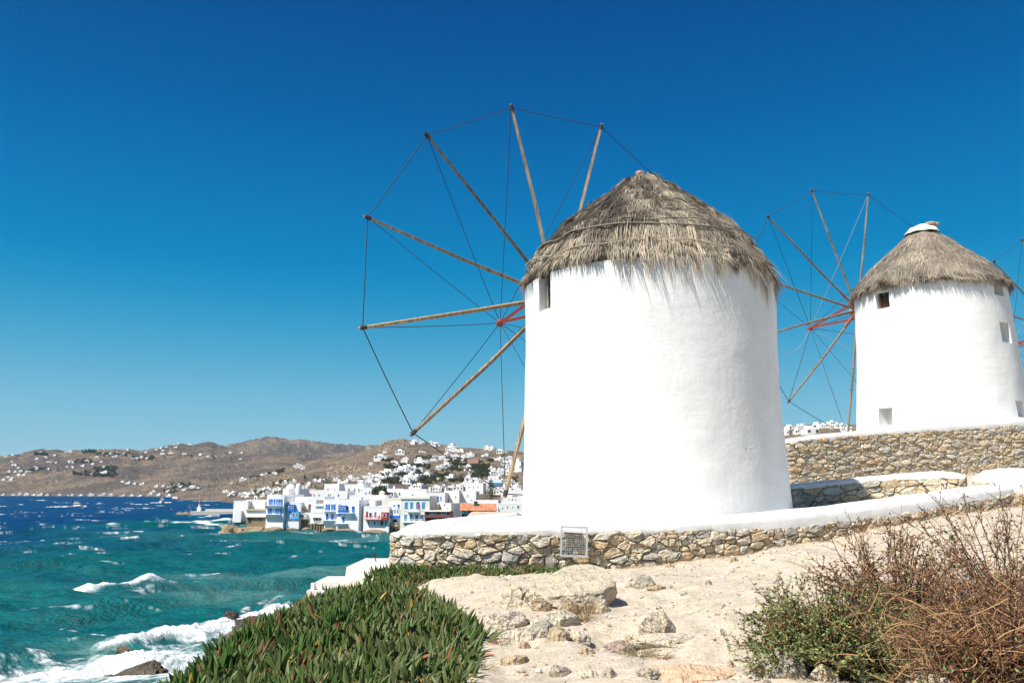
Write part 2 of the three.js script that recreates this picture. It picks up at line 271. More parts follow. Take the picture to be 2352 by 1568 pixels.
{
  const NR = 620, NA = 760, pos = new Float32Array((NR + 1) * (NA + 1) * 3), col = new Float32Array(pos.length), uv = new Float32Array((NR + 1) * (NA + 1) * 2), idx = [], foam = new Float32Array((NR + 1) * (NA + 1)), lift = new Float32Array(foam.length);
  const A0 = -1.25, A1 = 0.2, D0 = 16, D1 = 5200;
  const azOf = (i) => { const t = i / NA; return t < 0.12 ? lerp(A0, -0.62, t / 0.12) : lerp(-0.62, A1, (t - 0.12) / 0.88); };
  const dOf = (j) => { const t = j / NR; return 1 / lerp(1 / D0, 1 / D1, t < 0.18 ? t / 0.18 * 0.62 : 0.62 + (t - 0.18) / 0.82 * 0.38); };
  const iOf = (az) => (az < -0.62 ? (az - A0) / (-0.62 - A0) * 0.12 : 0.12 + (az + 0.62) / (A1 + 0.62) * 0.88) * NA;
  const jOf = (D) => { const k = (1 / D0 - 1 / D) / (1 / D0 - 1 / D1); return (k < 0.62 ? k / 0.62 * 0.18 : 0.18 + (k - 0.62) / 0.38 * 0.82) * NR; };
  const wav = []; const r = rng(5);
  for (let i = 0; i < 22; i++) { const L = 2.2 * 1.16 ** i * rr(r, 0.85, 1.15), a = 1.35 + rr(r, -0.75, 0.75); wav.push([Math.cos(a) * 6.283 / L, Math.sin(a) * 6.283 / L, r() * 6.28, L * 0.017 * (L > 22 ? 0.45 : 1), L]); }
  const H = (x, z) => { let h = 0; const D = Math.hypot(x, z), res = D * D / 7000; const wx = x + 2.5 * n2(x * 0.05, z * 0.05), wz = z + 2.5 * n2(x * 0.05 + 40, z * 0.05); for (const [kx, kz, p, a, L] of wav) { if (L < res * 0.7) continue; const s = Math.sin(kx * wx + kz * wz + p); h += a * (s + 0.35 * (s * s - 0.5)); } return h * (0.75 + 0.5 * fbm(x * 0.02, z * 0.02, 2)); };
  for (let j = 0; j <= NR; j++) for (let i = 0; i <= NA; i++) { const az = azOf(i), D = dOf(j), k = j * (NA + 1) + i, x = Math.sin(az) * D, z = -Math.cos(az) * D; pos[k * 3] = x; pos[k * 3 + 2] = z; pos[k * 3 + 1] = H(x, z); uv.set([x, z], k * 2); }
  const stamp = (x, z, rad, fn) => { // visit grid points within rad metres
    const D = Math.hypot(x, z), az = Math.atan2(x, -z), j0 = Math.max(0, Math.floor(jOf(Math.max(D0, D - rad)))), j1 = Math.min(NR, Math.ceil(jOf(D + rad)) + 1), da = rad / D, i0 = Math.max(0, Math.floor(iOf(az - da))), i1 = Math.min(NA, Math.ceil(iOf(az + da)) + 1);
    for (let j = j0; j <= j1; j++) for (let i = i0; i <= i1; i++) fn(j * (NA + 1) + i);
  };
  for (const [pts, w0, s, up] of seaFoam) for (let q = 0; q < pts.length - 1; q++) {
    const D_ = Math.hypot(...pts[q]), w = Math.max(w0, D_ * D_ / 13300 * 0.4), [ax, az] = pts[q], [bx, bz] = pts[q + 1], L2 = (bx - ax) ** 2 + (bz - az) ** 2, mx = (ax + bx) / 2, mz = (az + bz) / 2;
    stamp(mx, mz, Math.sqrt(L2) / 2 + w * 3, (k) => {
      const x = pos[k * 3], z = pos[k * 3 + 2], t = clamp(((x - ax) * (bx - ax) + (z - az) * (bz - az)) / L2, 0, 1), d = Math.hypot(x - ax - t * (bx - ax), z - az - t * (bz - az)) / w;
      if (d > 2.6) return;
      const dx_ = bx - ax, dz_ = bz - az, L1 = Math.sqrt(L2), al = ((x - ax) * dx_ + (z - az) * dz_) / L1, ac = ((x - ax) * dz_ - (z - az) * dx_) / L1, e = Math.exp(-d * d * 1.3), nf = Math.min(1, 70 / Math.hypot(x, z)), n = fbm(al * 0.35 * nf + ax, ac * 0.9 * nf * nf + az, nf < 0.6 ? 2 : 4), m = fbm(al * 0.9 * nf + 9, ac * 2.4 * nf * nf, 3);
      foam[k] = Math.max(foam[k], clamp(s * e * 1.35 + 0.8 * n * (0.35 + e) + 0.6 * m * (0.3 + e) - 0.46 - (up < 0.2 ? 0.12 : 0), 0, 1)); lift[k] = Math.max(lift[k], up * e * Math.max(0, 0.8 + 0.7 * n + 0.3 * m));
    });
  }
  const rc = rng(99);
  for (let c = 0; c < 1000; c++) { // whitecaps, thinning towards the shore
    const az = lerp(-0.66, -0.14, rc()), q = rc(), D = 1 / lerp(1 / 62, 1 / 1700, q ** 0.75), x = Math.sin(az) * D, z = -Math.cos(az) * D, t = teal(x, z);
    if (rc() < 0.45 * t + (D < 170 ? 0.5 : 0)) continue;
    const size = rr(rc, 0.25, 1) ** 2.6, len = (0.7 + 4.2 * size) * (0.5 + Math.min(D, 700) / 480), wid = Math.max((0.09 + 0.2 * size) * (0.7 + Math.min(D, 500) / 300), D * D / 13300 * 0.3 * rr(rc, 0.8, 1.3)), rot = rr(rc, -0.3, 0.1) * Math.max(0.05, 1 - D / 250), cs = Math.cos(rot), sn = Math.sin(rot), str = rr(rc, 0.45, 1.1);
    stamp(x, z, Math.max(len * 1.6, wid * 2), (k) => {
      const dx = pos[k * 3] - x, dz = pos[k * 3 + 2] - z, u = (dx * cs + dz * sn) / len, v = (-dx * sn + dz * cs) / wid + 0.8 * n2(dx * 1.4 / len + c, c);
      const e = Math.exp(-u * u * 1.2 - v * v); if (e < 0.05) return;
      foam[k] = Math.max(foam[k], clamp(str * e * 1.25 + 0.4 * n2(dx * 3 / len + c * 3.1, c) - 0.34, 0, 1)); lift[k] = Math.max(lift[k], e * 0.12);
    });
  }
  for (let k = 0; k < foam.length; k++) {
    const x = pos[k * 3], z = pos[k * 3 + 2], D = Math.hypot(x, z), t = teal(x, z), n = fbm(x * 0.11, z * 0.28, 3);
    pos[k * 3 + 1] += lift[k];
    let c = [lerp(0.0004, 0.0004, t), lerp(0.032, 0.082, t), lerp(0.105, 0.088, t)];
    const dk = 1 + 0.42 * n + 0.3 * n2(x * 0.45, z * 0.9) * clamp(1.4 - D / 260, 0.25, 1); c = c.map((a) => a * dk);
    let mk = 0; for (const [mx, mz, a, b, s] of milky) { const e = Math.exp(-(((x - mx) / a) ** 2) - ((z - mz) / b) ** 2); if (e > 0.02) mk = Math.max(mk, s * e * clamp(0.75 + 0.9 * fbm(x * 0.25 + 3, z * 0.6, 3), 0, 1)); }
    const milk = [0.14, 0.27, 0.24]; c = c.map((a, i) => lerp(a, milk[i], mk));
    const f = foam[k] ** 1.2; c = c.map((a, i) => lerp(a, [0.8, 0.83, 0.84][i], f));
    col.set(c, k * 3);
  }
  for (let j = 0; j < NR; j++) for (let i = 0; i < NA; i++) { const a = j * (NA + 1) + i, b = a + NA + 1; idx.push(a, a + 1, b, a + 1, b + 1, b); }
  const water = new THREE.MeshPhysicalMaterial({ color: 0xffffff, vertexColors: true, roughness: 0.42, ior: 1.33, specularIntensity: 0.4, bumpMap: rep(T.water, 0.16, 0.3), bumpScale: 0.26 });
  structure('sea', geoFrom(pos, idx, col, uv), water);
  const bed = new THREE.PlaneGeometry(14000, 14000, 1, 1).rotateX(-Math.PI / 2).translate(0, -3, -2000);   // the sea floor under it, out to the horizon
  structure('seabed', bed, std({ color: rgb(0.01, 0.06, 0.09) }));
}

// ---------------------------------------------------------------- hills: columns of sight from the shore up to the ridge, at real distances
function hill(name, cols, opt) {
  const C = (k) => curve(cols, k), fD = C(1), fY = C(2), rD = C(3), rY = C(4);
  const { x0, x1, nx, nt, seed, amp, color, p = 1.15, mat } = opt, tEnd = opt.tEnd ?? 1.35;
  const tanOf = (px) => (px - CX) / FOCAL / 1.0178;
  const rel = (px, t) => { // height above the eye and depth
    const D = lerp(fD(px), rD(px), t), s0 = slopeOf(fY(px)), s1 = slopeOf(rY(px)), x = tanOf(px) * D, tt = Math.min(t, 1);
    let g = Math.pow(tt, p); const k = D * 0.0009 * amp;
    g += 0.1 * Math.sin(tt * 9 + px * 0.012 + seed) * tt * (1 - tt);
    let y = D * lerp(s0, s1, g) + k * 9 * fbm(x * opt.f + seed, D * opt.f, 5) * Math.min(1, 4 * tt * (1.05 - tt)) + k * 2.4 * fbm(x * opt.f * 7 + 3, D * opt.f * 7 + seed, 4) * Math.min(1, tt * 5);
    if (t > 1) y = y - (D - rD(px)) * 0.5 * (t - 1) * 2;
    return [x, y, -D];
  };
  const pos = [], col = [], idx = [], uv = [];
  for (let j = 0; j <= nt; j++) for (let i = 0; i <= nx; i++) {
    const px = lerp(x0, x1, i / nx), q = rel(px, (Math.max(0, j - 1) / (nt - 1)) * tEnd);
    if (!j) { q[0] *= 0.985; q[2] *= 0.985; q[1] = -EYE - 1; }     // the bank down to the water
    pos.push(q[0], EYE + q[1], q[2]); uv.push(q[0], q[2]); col.push(...color(q[0], q[2], px, Math.max(0, j - 1) / (nt - 1) * tEnd));
  }
  for (let j = 0; j < nt; j++) for (let i = 0; i < nx; i++) { const a = j * (nx + 1) + i, b = a + nx + 1; idx.push(a, a + 1, b, a + 1, b + 1, b); }
  structure(name, geoFrom(pos, idx, col, uv), mat ?? M.scrub);
  const find = (px, py) => { const s = slopeOf(py); let best = 0; for (let t = 0; t <= 1; t += 0.004) { const q = rel(px, t); if (q[1] / -q[2] >= s) { best = t; break; } best = t; } const q = rel(px, best); return V(q[0], EYE + q[1], q[2]); };
  const point = (px, t) => { const q = rel(px, t); return V(q[0], EYE + q[1], q[2]); };
  return { find, point };
}
M.scrub = std({ color: rgb(1, 1, 1), vertexColors: true, roughness: 1 });
const scrubColor = (f, base, dark, green, k) => (x, z) => {
  const a = fbm(x * f, z * f, 5), b = fbm(x * f * 6 + 9, z * f * 6, 4), c = fbm(x * f * 22, z * f * 30 + 5, 3);
  const d = smoothstep(a + 0.5 * b, -0.3, 0.16), g = smoothstep(-a + 0.7 * b + 0.3 * c, 0.32, 0.6) * k;
  const e = fbm(x * f * 60, z * f * 60, 2), road = Math.abs(fbm(x * f * 1.3 + 50, z * f * 1.3, 2)) < 0.0045 || Math.abs(fbm(x * f * 2.6 - 20, z * f * 2.6, 2)) < 0.005;
  return base.map((v, i) => lerp(lerp(lerp(v, dark[i], d), green[i], g), [0.27, 0.22, 0.16][i], road ? 0.6 : 0) * (1 + 0.6 * c + 0.3 * b + 0.35 * e));
};
const farMountain = hill('mountain', [[380, 4800, 1137, 7000, 1046], [470, 4800, 1137, 7000, 1029], [520, 0, 0, 7000, 1021], [565, 0, 0, 7000, 1010], [600, 0, 0, 7000, 1002], [625, 0, 0, 7000, 1001], [650, 0, 0, 7000, 1007], [690, 0, 0, 7000, 1011], [730, 0, 0, 7000, 1016], [780, 0, 0, 7000, 1022], [850, 0, 0, 7000, 1023], [930, 0, 0, 7000, 1032], [1000, 4800, 1137, 7000, 1060]].map((c) => [c[0], 4800, 1125, c[3], c[4]]),
  { x0: 380, x1: 1000, nx: 150, nt: 50, seed: 3, amp: 1.6, f: 0.0011, color: scrubColor(0.0016, [0.155, 0.108, 0.07], [0.068, 0.053, 0.041], [0.045, 0.048, 0.03], 0.4) });
const farHill = hill('far_hill', [[-260, 2900, 1137, 4300, 1060], [-120, 2900, 1137, 4300, 1050], [0, 2900, 1137, 4200, 1047], [35, 2850, 1137.3, 4200, 1042], [60, 2800, 1137.5, 4200, 1034], [85, 2800, 1138, 4200, 1031], [105, 2750, 1138, 4200, 1034], [135, 2700, 1138, 4200, 1035], [180, 2600, 1138.5, 4200, 1034], [235, 2500, 1139, 4200, 1031], [290, 2400, 1140, 4200, 1032], [315, 2350, 1140.5, 4300, 1035], [345, 2300, 1141, 4300, 1030], [375, 2200, 1142, 4400, 1022], [400, 2150, 1142.5, 4400, 1018], [430, 2050, 1143, 4400, 1021], [465, 1950, 1144, 4400, 1016], [480, 1900, 1144.5, 4400, 1015], [492, 1880, 1144.5, 4400, 1021], [510, 1850, 1145, 4300, 1026], [560, 1750, 1145, 4200, 1036], [640, 1600, 1146, 3900, 1044], [760, 1500, 1147, 3700, 1060], [1000, 1400, 1148, 3500, 1085]],
  { x0: -260, x1: 1000, nx: 380, nt: 110, seed: 8, amp: 1.1, f: 0.0016, p: 0.95, color: scrubColor(0.0022, [0.155, 0.108, 0.07], [0.068, 0.053, 0.041], [0.045, 0.048, 0.03], 0.6) });
const townHill = hill('town_hill', [[400, 1350, 1147, 1800, 1132], [470, 1150, 1146.5, 1700, 1125], [540, 900, 1147, 1650, 1110], [600, 600, 1149, 1600, 1092], [650, 450, 1150, 1560, 1078], [700, 400, 1150, 1500, 1062], [735, 370, 1150, 1450, 1052], [790, 340, 1150, 1400, 1048], [825, 320, 1150, 1350, 1038], [861, 310, 1150, 1300, 1035], [878, 300, 1150, 1250, 1016], [895, 300, 1150, 1250, 1010.5], [920, 300, 1150, 1250, 1008], [940, 300, 1150, 1250, 1012], [976, 300, 1150, 1200, 1017], [1005, 300, 1149, 1200, 1020], [1026, 298, 1149, 1150, 1023], [1060, 296, 1148, 1100, 1028], [1092, 295, 1147, 1000, 1030], [1130, 294, 1146, 950, 1033], [1170, 292, 1145, 900, 1037], [1200, 285, 1140, 880, 1040], [1300, 220, 1120, 820, 1040], [1500, 120, 1095, 700, 1020], [1650, 95, 1075, 560, 995], [1805, 90, 1040, 430, 978], [1860, 90, 1032, 400, 976], [1930, 90, 1025, 380, 974], [2000, 90, 1010, 370, 975], [2350, 90, 985, 360, 970], [2800, 90, 970, 340, 965]],
  { x0: 400, x1: 2800, nx: 620, nt: 150, seed: 21, amp: 0.9, f: 0.006, p: 1, color: scrubColor(0.008, [0.175, 0.126, 0.082], [0.088, 0.068, 0.05], [0.05, 0.055, 0.028], 0.6) });

// ---------------------------------------------------------------- windmills
const csg = new Evaluator(); csg.attributes = ['position', 'normal', 'uv']; csg.useGroups = false;
// local frame: base of the mill's axis at the origin, y up. Profile of the thatch [radius, height over the wall top]
const THATCH = [[0.02, 2.72], [0.22, 2.66], [0.42, 2.5], [0.66, 2.3], [1.0, 2.04], [1.35, 1.76], [1.7, 1.5], [2.05, 1.18], [2.38, 0.8], [2.62, 0.44], [2.77, 0.12], [2.81, -0.06]];
const ropeR = 0.013;
function makeMill(name, label, pos, o) {
  const g = thing(name, label, 'windmill', pos);
  const r = rng(o.seed), H = o.H, rb = o.rb, rt = o.rt;
  const rad = (a, y) => { const t = clamp(y / H, -0.3, 1.1); return lerp(rb, rt, t) - 0.05 * Math.sin(Math.PI * t) + 0.022 * n3(Math.cos(a) * 0.9 + o.seed, Math.sin(a) * 0.9, y * 0.32) + 0.007 * n3(Math.cos(a) * 3.4, Math.sin(a) * 3.4 + o.seed, y * 1.2); };
  // plastered wall with recesses cut into it
  let geo = new THREE.CylinderGeometry(1, 1, 1, 144, 72);
  { const p = geo.attributes.position, uv = geo.attributes.uv; for (let i = 0; i < p.count; i++) { const a = Math.atan2(p.getX(i), p.getZ(i)), y = (p.getY(i) + 0.5) * (H + 0.46) - 0.6, q = Math.hypot(p.getX(i), p.getZ(i)), R = rad(a, y) * q; p.setXYZ(i, Math.sin(a) * R, y, Math.cos(a) * R); if (uv) uv.setXY(i, uv.getX(i) * 18, y); } geo.computeVertexNormals(); }
  let body = new Brush(geo); body.updateMatrixWorld();
  const nicheSpecs = o.niches.map(([az, y0, y1, w, depth, kind, skew]) => ({ az: THREE.MathUtils.degToRad(az), y0, y1, w, depth, kind, skew: THREE.MathUtils.degToRad(skew || 0) }));
  for (const n of nicheSpecs) {
    const R = rad(n.az, (n.y0 + n.y1) / 2), c = new THREE.BoxGeometry(n.w, n.y1 - n.y0, n.depth * 2, 3, 3, 3), p = c.attributes.position;
    for (let i = 0; i < p.count; i++) p.setXYZ(i, p.getX(i) * (1 + 0.06 * p.getZ(i) / n.depth) + 0.012 * n3(p.getY(i) * 5, p.getZ(i) * 5, n.az * 9), p.getY(i) + 0.01 * n3(p.getX(i) * 5, 3, n.az * 7), p.getZ(i));
    c.rotateY(n.skew); c.translate(0, (n.y0 + n.y1) / 2, R).rotateY(n.az); c.computeVertexNormals();
    const b = new Brush(c); b.updateMatrixWorld(); body = csg.evaluate(body, b, SUBTRACTION); body.updateMatrixWorld();
  }
  mesh('wall', toCreasedNormals(clean(body.geometry), 0.7), M.plaster, g);
  for (const n of nicheSpecs) {
    if (n.kind === 'niche') continue;
    const R = rad(n.az, (n.y0 + n.y1) / 2) - n.depth, h = n.y1 - n.y0, fr = [];
    const put = (q) => q.rotateY(n.skew).translate(0, (n.y0 + n.y1) / 2, R + n.depth * (1 - Math.cos(n.skew))).rotateY(n.az);
    const t = n.kind === 'window' ? 0.07 : 0.05, w = n.w * 0.98;
    for (const s of [-1, 1]) fr.push(box(t, h, 0.09, s * (w / 2 - t / 2), 0, 0.1));
    fr.push(box(w - 2 * t, t, 0.088, 0, h / 2 - t / 2, 0.1), box(w - 2 * t, t, 0.088, 0, -h / 2 + t / 2, 0.1));
    const f = mesh('window_frame', boxUV(put(merge(fr))), n.kind === 'window' ? M.frameGrey : M.frameBrown, g);
    if (n.kind === 'window') { mesh('pane', put(box(w - 2 * t, h - 2 * t, 0.012, 0, 0, 0.085)), M.glass, f); }
    else { mesh('shutter', boxUV(put(box(w - 2 * t, (h - 2 * t) * 0.72, 0.03, 0, -(h - 2 * t) * 0.14, 0.09))), M.shutterBrown, f); mesh('pane', put(box(w - 2 * t, (h - 2 * t) * 0.28, 0.012, 0, (h - 2 * t) * 0.36, 0.06)), M.glass, f); }
  }
  // thatch: a rough dark cone under thousands of straws
  const TP = o.thatch ?? THATCH, prof = curve(TP.map(([a, b], i) => [i, a, b])), profH = curve(TP.map(([a, b], i) => [i, b])), NP = TP.length - 1;
  const sag = (a) => o.sag(a), roofPoint = (a, k, off = 0) => { const cr = k * 1.25 + 0.35 * n3(Math.cos(a) * 2.2, Math.sin(a) * 2.2, k * 0.3), R = prof(k) * o.roofR + off + o.course * ((cr - Math.floor(cr)) - 0.5) * Math.min(1, k * 0.4) + 0.05 * n3(Math.cos(a) * 2, Math.sin(a) * 2, k * 0.7 + o.seed) + o.course * 0.7 * n3(Math.cos(a) * 5.5, Math.sin(a) * 5.5, k * 1.1 + 4); return V(Math.sin(a) * R, H + profH(k) * o.roofH + 0.05 * n3(Math.cos(a) * 1.6 + 5, Math.sin(a) * 1.6, k * 0.6) + sag(a) * smoothstep(k, 4, 11), Math.cos(a) * R); };
  {
    const NA = 120, NK = 44, ps = [], ix = [];
    for (let k = 0; k <= NK; k++) for (let i = 0; i <= NA; i++) { const a = i / NA * 2 * Math.PI, kk = k / NK * NP, q = roofPoint(a, kk, 0.03 * n3(Math.cos(a) * 9, Math.sin(a) * 9, kk * 2.4)); ps.push(q.x, q.y - 0.03, q.z); }
    for (let k = 0; k < NK; k++) for (let i = 0; i < NA; i++) { const a = k * (NA + 1) + i, b = a + NA + 1; ix.push(a, b, a + 1, a + 1, b, b + 1); }
    // underside
    const base = ps.length / 3; for (let i = 0; i <= NA; i++) { const a = i / NA * 2 * Math.PI; ps.push(Math.sin(a) * (rt - 0.05), H - 0.05, Math.cos(a) * (rt - 0.05)); }
    for (let i = 0; i < NA; i++) { const a = NK * (NA + 1) + i, b = base + i; ix.push(a, b, a + 1, a + 1, b, b + 1); }
    const roof = mesh('thatch_roof', geoFrom(ps, ix), M.thatch, g);
    // straws: thin blades laid down the slope in courses, hanging as a fringe at the eave
    const P = [], C = [], I = [];
    const straw = (a, k, len, wid, lift, droop, spread, col) => {
      const p0 = roofPoint(a, k, 0.0), p1 = roofPoint(a, Math.min(k + 0.6, NP), 0), d = k > NP - 0.4 ? V(Math.sin(a) * 0.1, -1, Math.cos(a) * 0.1).normalize() : p1.sub(p0).normalize();
      const out = V(Math.sin(a), 0.7, Math.cos(a)).normalize(), side = V(Math.cos(a), 0, -Math.sin(a));
      d.addScaledVector(side, rr(r, -spread, spread)).addScaledVector(out, lift).normalize();
      const w = side.clone().addScaledVector(out, rr(r, -0.5, 0.5)).normalize().multiplyScalar(wid / 2), b = P.length / 3;
      p0.addScaledVector(out, rr(r, 0, 0.035));
      const mid = p0.clone().addScaledVector(d, len * 0.55), end = mid.clone().addScaledVector(d, len * 0.45).add(V(0, -droop * len, 0));
      P.push(p0.x - w.x, p0.y - w.y, p0.z - w.z, p0.x + w.x, p0.y + w.y, p0.z + w.z, mid.x - w.x, mid.y - w.y, mid.z - w.z, mid.x + w.x, mid.y + w.y, mid.z + w.z, end.x, end.y, end.z);
      for (let q = 0; q < 5; q++) C.push(...col);
      I.push(b, b + 2, b + 1, b + 1, b + 2, b + 3, b + 2, b + 4, b + 3);
    };
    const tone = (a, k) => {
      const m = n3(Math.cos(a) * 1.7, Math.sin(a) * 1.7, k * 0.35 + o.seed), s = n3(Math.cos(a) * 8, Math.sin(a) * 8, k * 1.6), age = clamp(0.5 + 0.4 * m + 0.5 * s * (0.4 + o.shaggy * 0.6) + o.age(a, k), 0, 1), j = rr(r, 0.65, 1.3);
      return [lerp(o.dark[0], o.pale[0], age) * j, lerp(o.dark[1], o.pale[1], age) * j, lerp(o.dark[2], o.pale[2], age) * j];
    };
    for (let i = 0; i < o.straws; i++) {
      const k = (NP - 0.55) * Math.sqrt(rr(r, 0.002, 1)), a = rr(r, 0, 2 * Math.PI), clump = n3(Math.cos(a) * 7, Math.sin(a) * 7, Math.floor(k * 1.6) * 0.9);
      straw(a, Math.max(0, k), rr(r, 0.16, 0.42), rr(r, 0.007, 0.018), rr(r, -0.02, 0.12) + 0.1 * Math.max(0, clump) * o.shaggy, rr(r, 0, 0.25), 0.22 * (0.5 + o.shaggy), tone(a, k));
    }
    // fringe in hanging clumps
    const NC = o.clumps;
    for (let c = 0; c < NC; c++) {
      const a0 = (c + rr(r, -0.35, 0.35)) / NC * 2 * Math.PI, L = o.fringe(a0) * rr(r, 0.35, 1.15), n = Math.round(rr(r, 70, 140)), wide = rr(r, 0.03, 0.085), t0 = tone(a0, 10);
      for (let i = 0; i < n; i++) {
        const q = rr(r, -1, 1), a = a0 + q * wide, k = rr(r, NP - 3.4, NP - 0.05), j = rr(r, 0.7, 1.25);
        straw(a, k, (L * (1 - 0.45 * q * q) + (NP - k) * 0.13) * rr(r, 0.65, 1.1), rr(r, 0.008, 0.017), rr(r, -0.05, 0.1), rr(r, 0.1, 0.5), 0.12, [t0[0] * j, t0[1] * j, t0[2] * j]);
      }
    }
    const sm = stuff(mesh('straw', geoFrom(P, I, C), M.straw, roof)); sm.receiveShadow = true;
    // canes that hold the thatch down
    for (const [k, a0, a1, rr_, pale] of o.canes) {
      const pts = []; for (let i = 0; i <= 14; i++) { const a = THREE.MathUtils.degToRad(lerp(a0, a1, i / 14)); pts.push(roofPoint(a, k + 0.15 * n2(a * 2, k), 0.09)); }
      mesh('cane', tube(pts, rr_, 30, 5), pale ? M.cane : M.caneGrey, roof);
    }
    if (o.cap === 'tuft') { // clay pot stop at the very top
      const q = roofPoint(0, 0, 0); const pot = new THREE.SphereGeometry(0.1, 16, 10); pot.scale(1.15, 0.75, 1).translate(-0.06, H + THATCH[0][1] * o.roofH + 0.04, 0); mesh('finial', pot, M.pot, roof);
    } else { // whitewashed crown, partly flaked off
      const cp = new THREE.SphereGeometry(0.62, 40, 16, 0, Math.PI * 2, 0, 1.25), p = cp.attributes.position; for (let i = 0; i < p.count; i++) { const k = 1 + 0.05 * n3(p.getX(i) * 4, p.getY(i) * 4, p.getZ(i) * 4); p.setXYZ(i, p.getX(i) * k * 1.08, p.getY(i) * 0.85 * k, p.getZ(i) * k * 1.05); } cp.translate(0, H + o.roofH * 2.22, 0); cp.computeVertexNormals();
      mesh('roof_crown', cp, M.white, roof);
      for (let i = 0; i < 6; i++) { const a = 0.1 + i * 0.14, b = rr(r, 0.1, 0.38); const s = new THREE.IcosahedronGeometry(rr(r, 0.07, 0.13), 1); s.scale(1.3, 0.6, 1).translate(Math.sin(a) * b * 1.4 + 0.12, H + o.roofH * 2.3 + 0.5 - b * 0.2, Math.cos(a) * b); mesh('brick', s, M.oldBrick, roof); }
    }
  }
  // wheel: twelve spars, rim ropes, stays to the bowsprit
  const ax = V(...o.axis).normalize(), hub = V(...o.hub).sub(pos), e1 = V().crossVectors(ax, V(0, 1, 0)).normalize(), e2 = V().crossVectors(e1, ax), tip = hub.clone().addScaledVector(ax, o.bow);
  const tips = [];
  for (let k = 0; k < 12; k++) { const a = o.phase + k * Math.PI / 6, d = e1.clone().multiplyScalar(Math.cos(a)).addScaledVector(e2, Math.sin(a)); tips.push(hub.clone().addScaledVector(d, o.R).addScaledVector(ax, 0.12 * ((k % 2) - 0.5))); }
  const shaft = mesh('shaft', bar(hub.clone().addScaledVector(ax, -3.4), hub.clone().addScaledVector(ax, 0.35), 0.2, 0.17, 12), M.spar, g);
  tips.forEach((t, k) => {
    const grey = o.grey || k % 3 === 2, mid = hub.clone().lerp(t, 0.5).add(V(rr(r, -1, 1), rr(r, -1, 1), rr(r, -1, 1)).multiplyScalar(0.05));
    const over = t.clone().add(t.clone().sub(hub).normalize().multiplyScalar(0.1));
    const s = mesh('spar', boxUV(merge([bar(hub, mid, o.thick * 1.1, o.thick, o.round ? 8 : 4), bar(mid, over, o.thick, o.thick * 0.8, o.round ? 8 : 4)])), grey ? M.sparGrey : M.spar, g);
    const dir = t.clone().sub(hub).normalize(); mesh('rope_lashing', bar(t.clone().addScaledVector(dir, -0.1), t.clone().addScaledVector(dir, 0.06), o.thick * 0.98, o.thick * 0.95, 8), M.rope, s);
    if (o.wound) { // furled sailcloth rope wound round the spar
      const pts = [], n1 = V().crossVectors(dir, ax).normalize(), n2_ = V().crossVectors(dir, n1), u0 = rr(r, 0.46, 0.5); for (let i = 0; i <= 40; i++) { const u = lerp(u0, u0 + 0.19, i / 40), f = i * 0.95; pts.push(hub.clone().lerp(mid, u * 2 > 1 ? 1 : u * 2).lerp(over, u > 0.5 ? (u - 0.5) * 2 : 0).addScaledVector(n1, Math.cos(f) * o.thick * 0.92).addScaledVector(n2_, Math.sin(f) * o.thick * 0.92)); }
      mesh('wound_rope', tube(pts, 0.013, 120, 4), M.dark, s);
      mesh('painted_foot', bar(hub.clone(), hub.clone().addScaledVector(dir, 1.15), o.thick * 1.14, o.thick * 1.08, 8), M.red, s);
    }
  });
  for (let k = 0; k < 12; k++) {
    const a = tips[k], b = tips[(k + 1) % 12]; mesh('rim_rope', tube([a, a.clone().lerp(b, 0.5).add(V(0, -0.03, 0)), b], ropeR, 8, 4), M.rope, g);
    const sagK = (o.slack && k === o.slack) ? 0.9 : 0.03; mesh('stay_rope', tube([a, a.clone().lerp(tip, 0.35).add(V(0, -sagK * 0.8, 0)), a.clone().lerp(tip, 0.7).add(V(0, -sagK, 0)), tip], ropeR * 0.85, 16, 4), o.round && k % 4 === 0 ? M.paleRope : M.rope, g);
  }
  // bowsprit: red struts that meet in a knuckle
  const bow = [];
  for (const a of o.struts) { const f = hub.clone().addScaledVector(e1, Math.cos(a) * 0.36).addScaledVector(e2, Math.sin(a) * 0.36).addScaledVector(ax, 0.1); bow.push(bar(f, tip.clone().addScaledVector(ax, -0.1), 0.07, 0.06)); }
  const kn = new THREE.SphereGeometry(0.13, 14, 10).scale(0.9, 1.1, 0.9).translate(tip.x, tip.y, tip.z);
  const bm = mesh('bowsprit', merge(bow.map((q) => boxUV(q))), M.red, g); mesh('knuckle', merge([kn, bar(tip, tip.clone().addScaledVector(ax, 0.32), 0.06, 0.03, 8)]), M.red, bm);
  return g;
}
M.frameGrey = std({ color: rgb(0.4, 0.38, 0.34), map: T.wood });
M.frameBrown = std({ color: rgb(0.16, 0.1, 0.06), map: T.wood });
M.shutterBrown = std({ color: rgb(0.14, 0.06, 0.035), map: T.wood });
M.glass = std({ color: rgb(0.02, 0.022, 0.025), roughness: 0.12 });
M.oldBrick = std({ color: rgb(0.6, 0.45, 0.32), map: T.stoneCol });
M.pot = std({ color: rgb(0.5, 0.22, 0.15) });

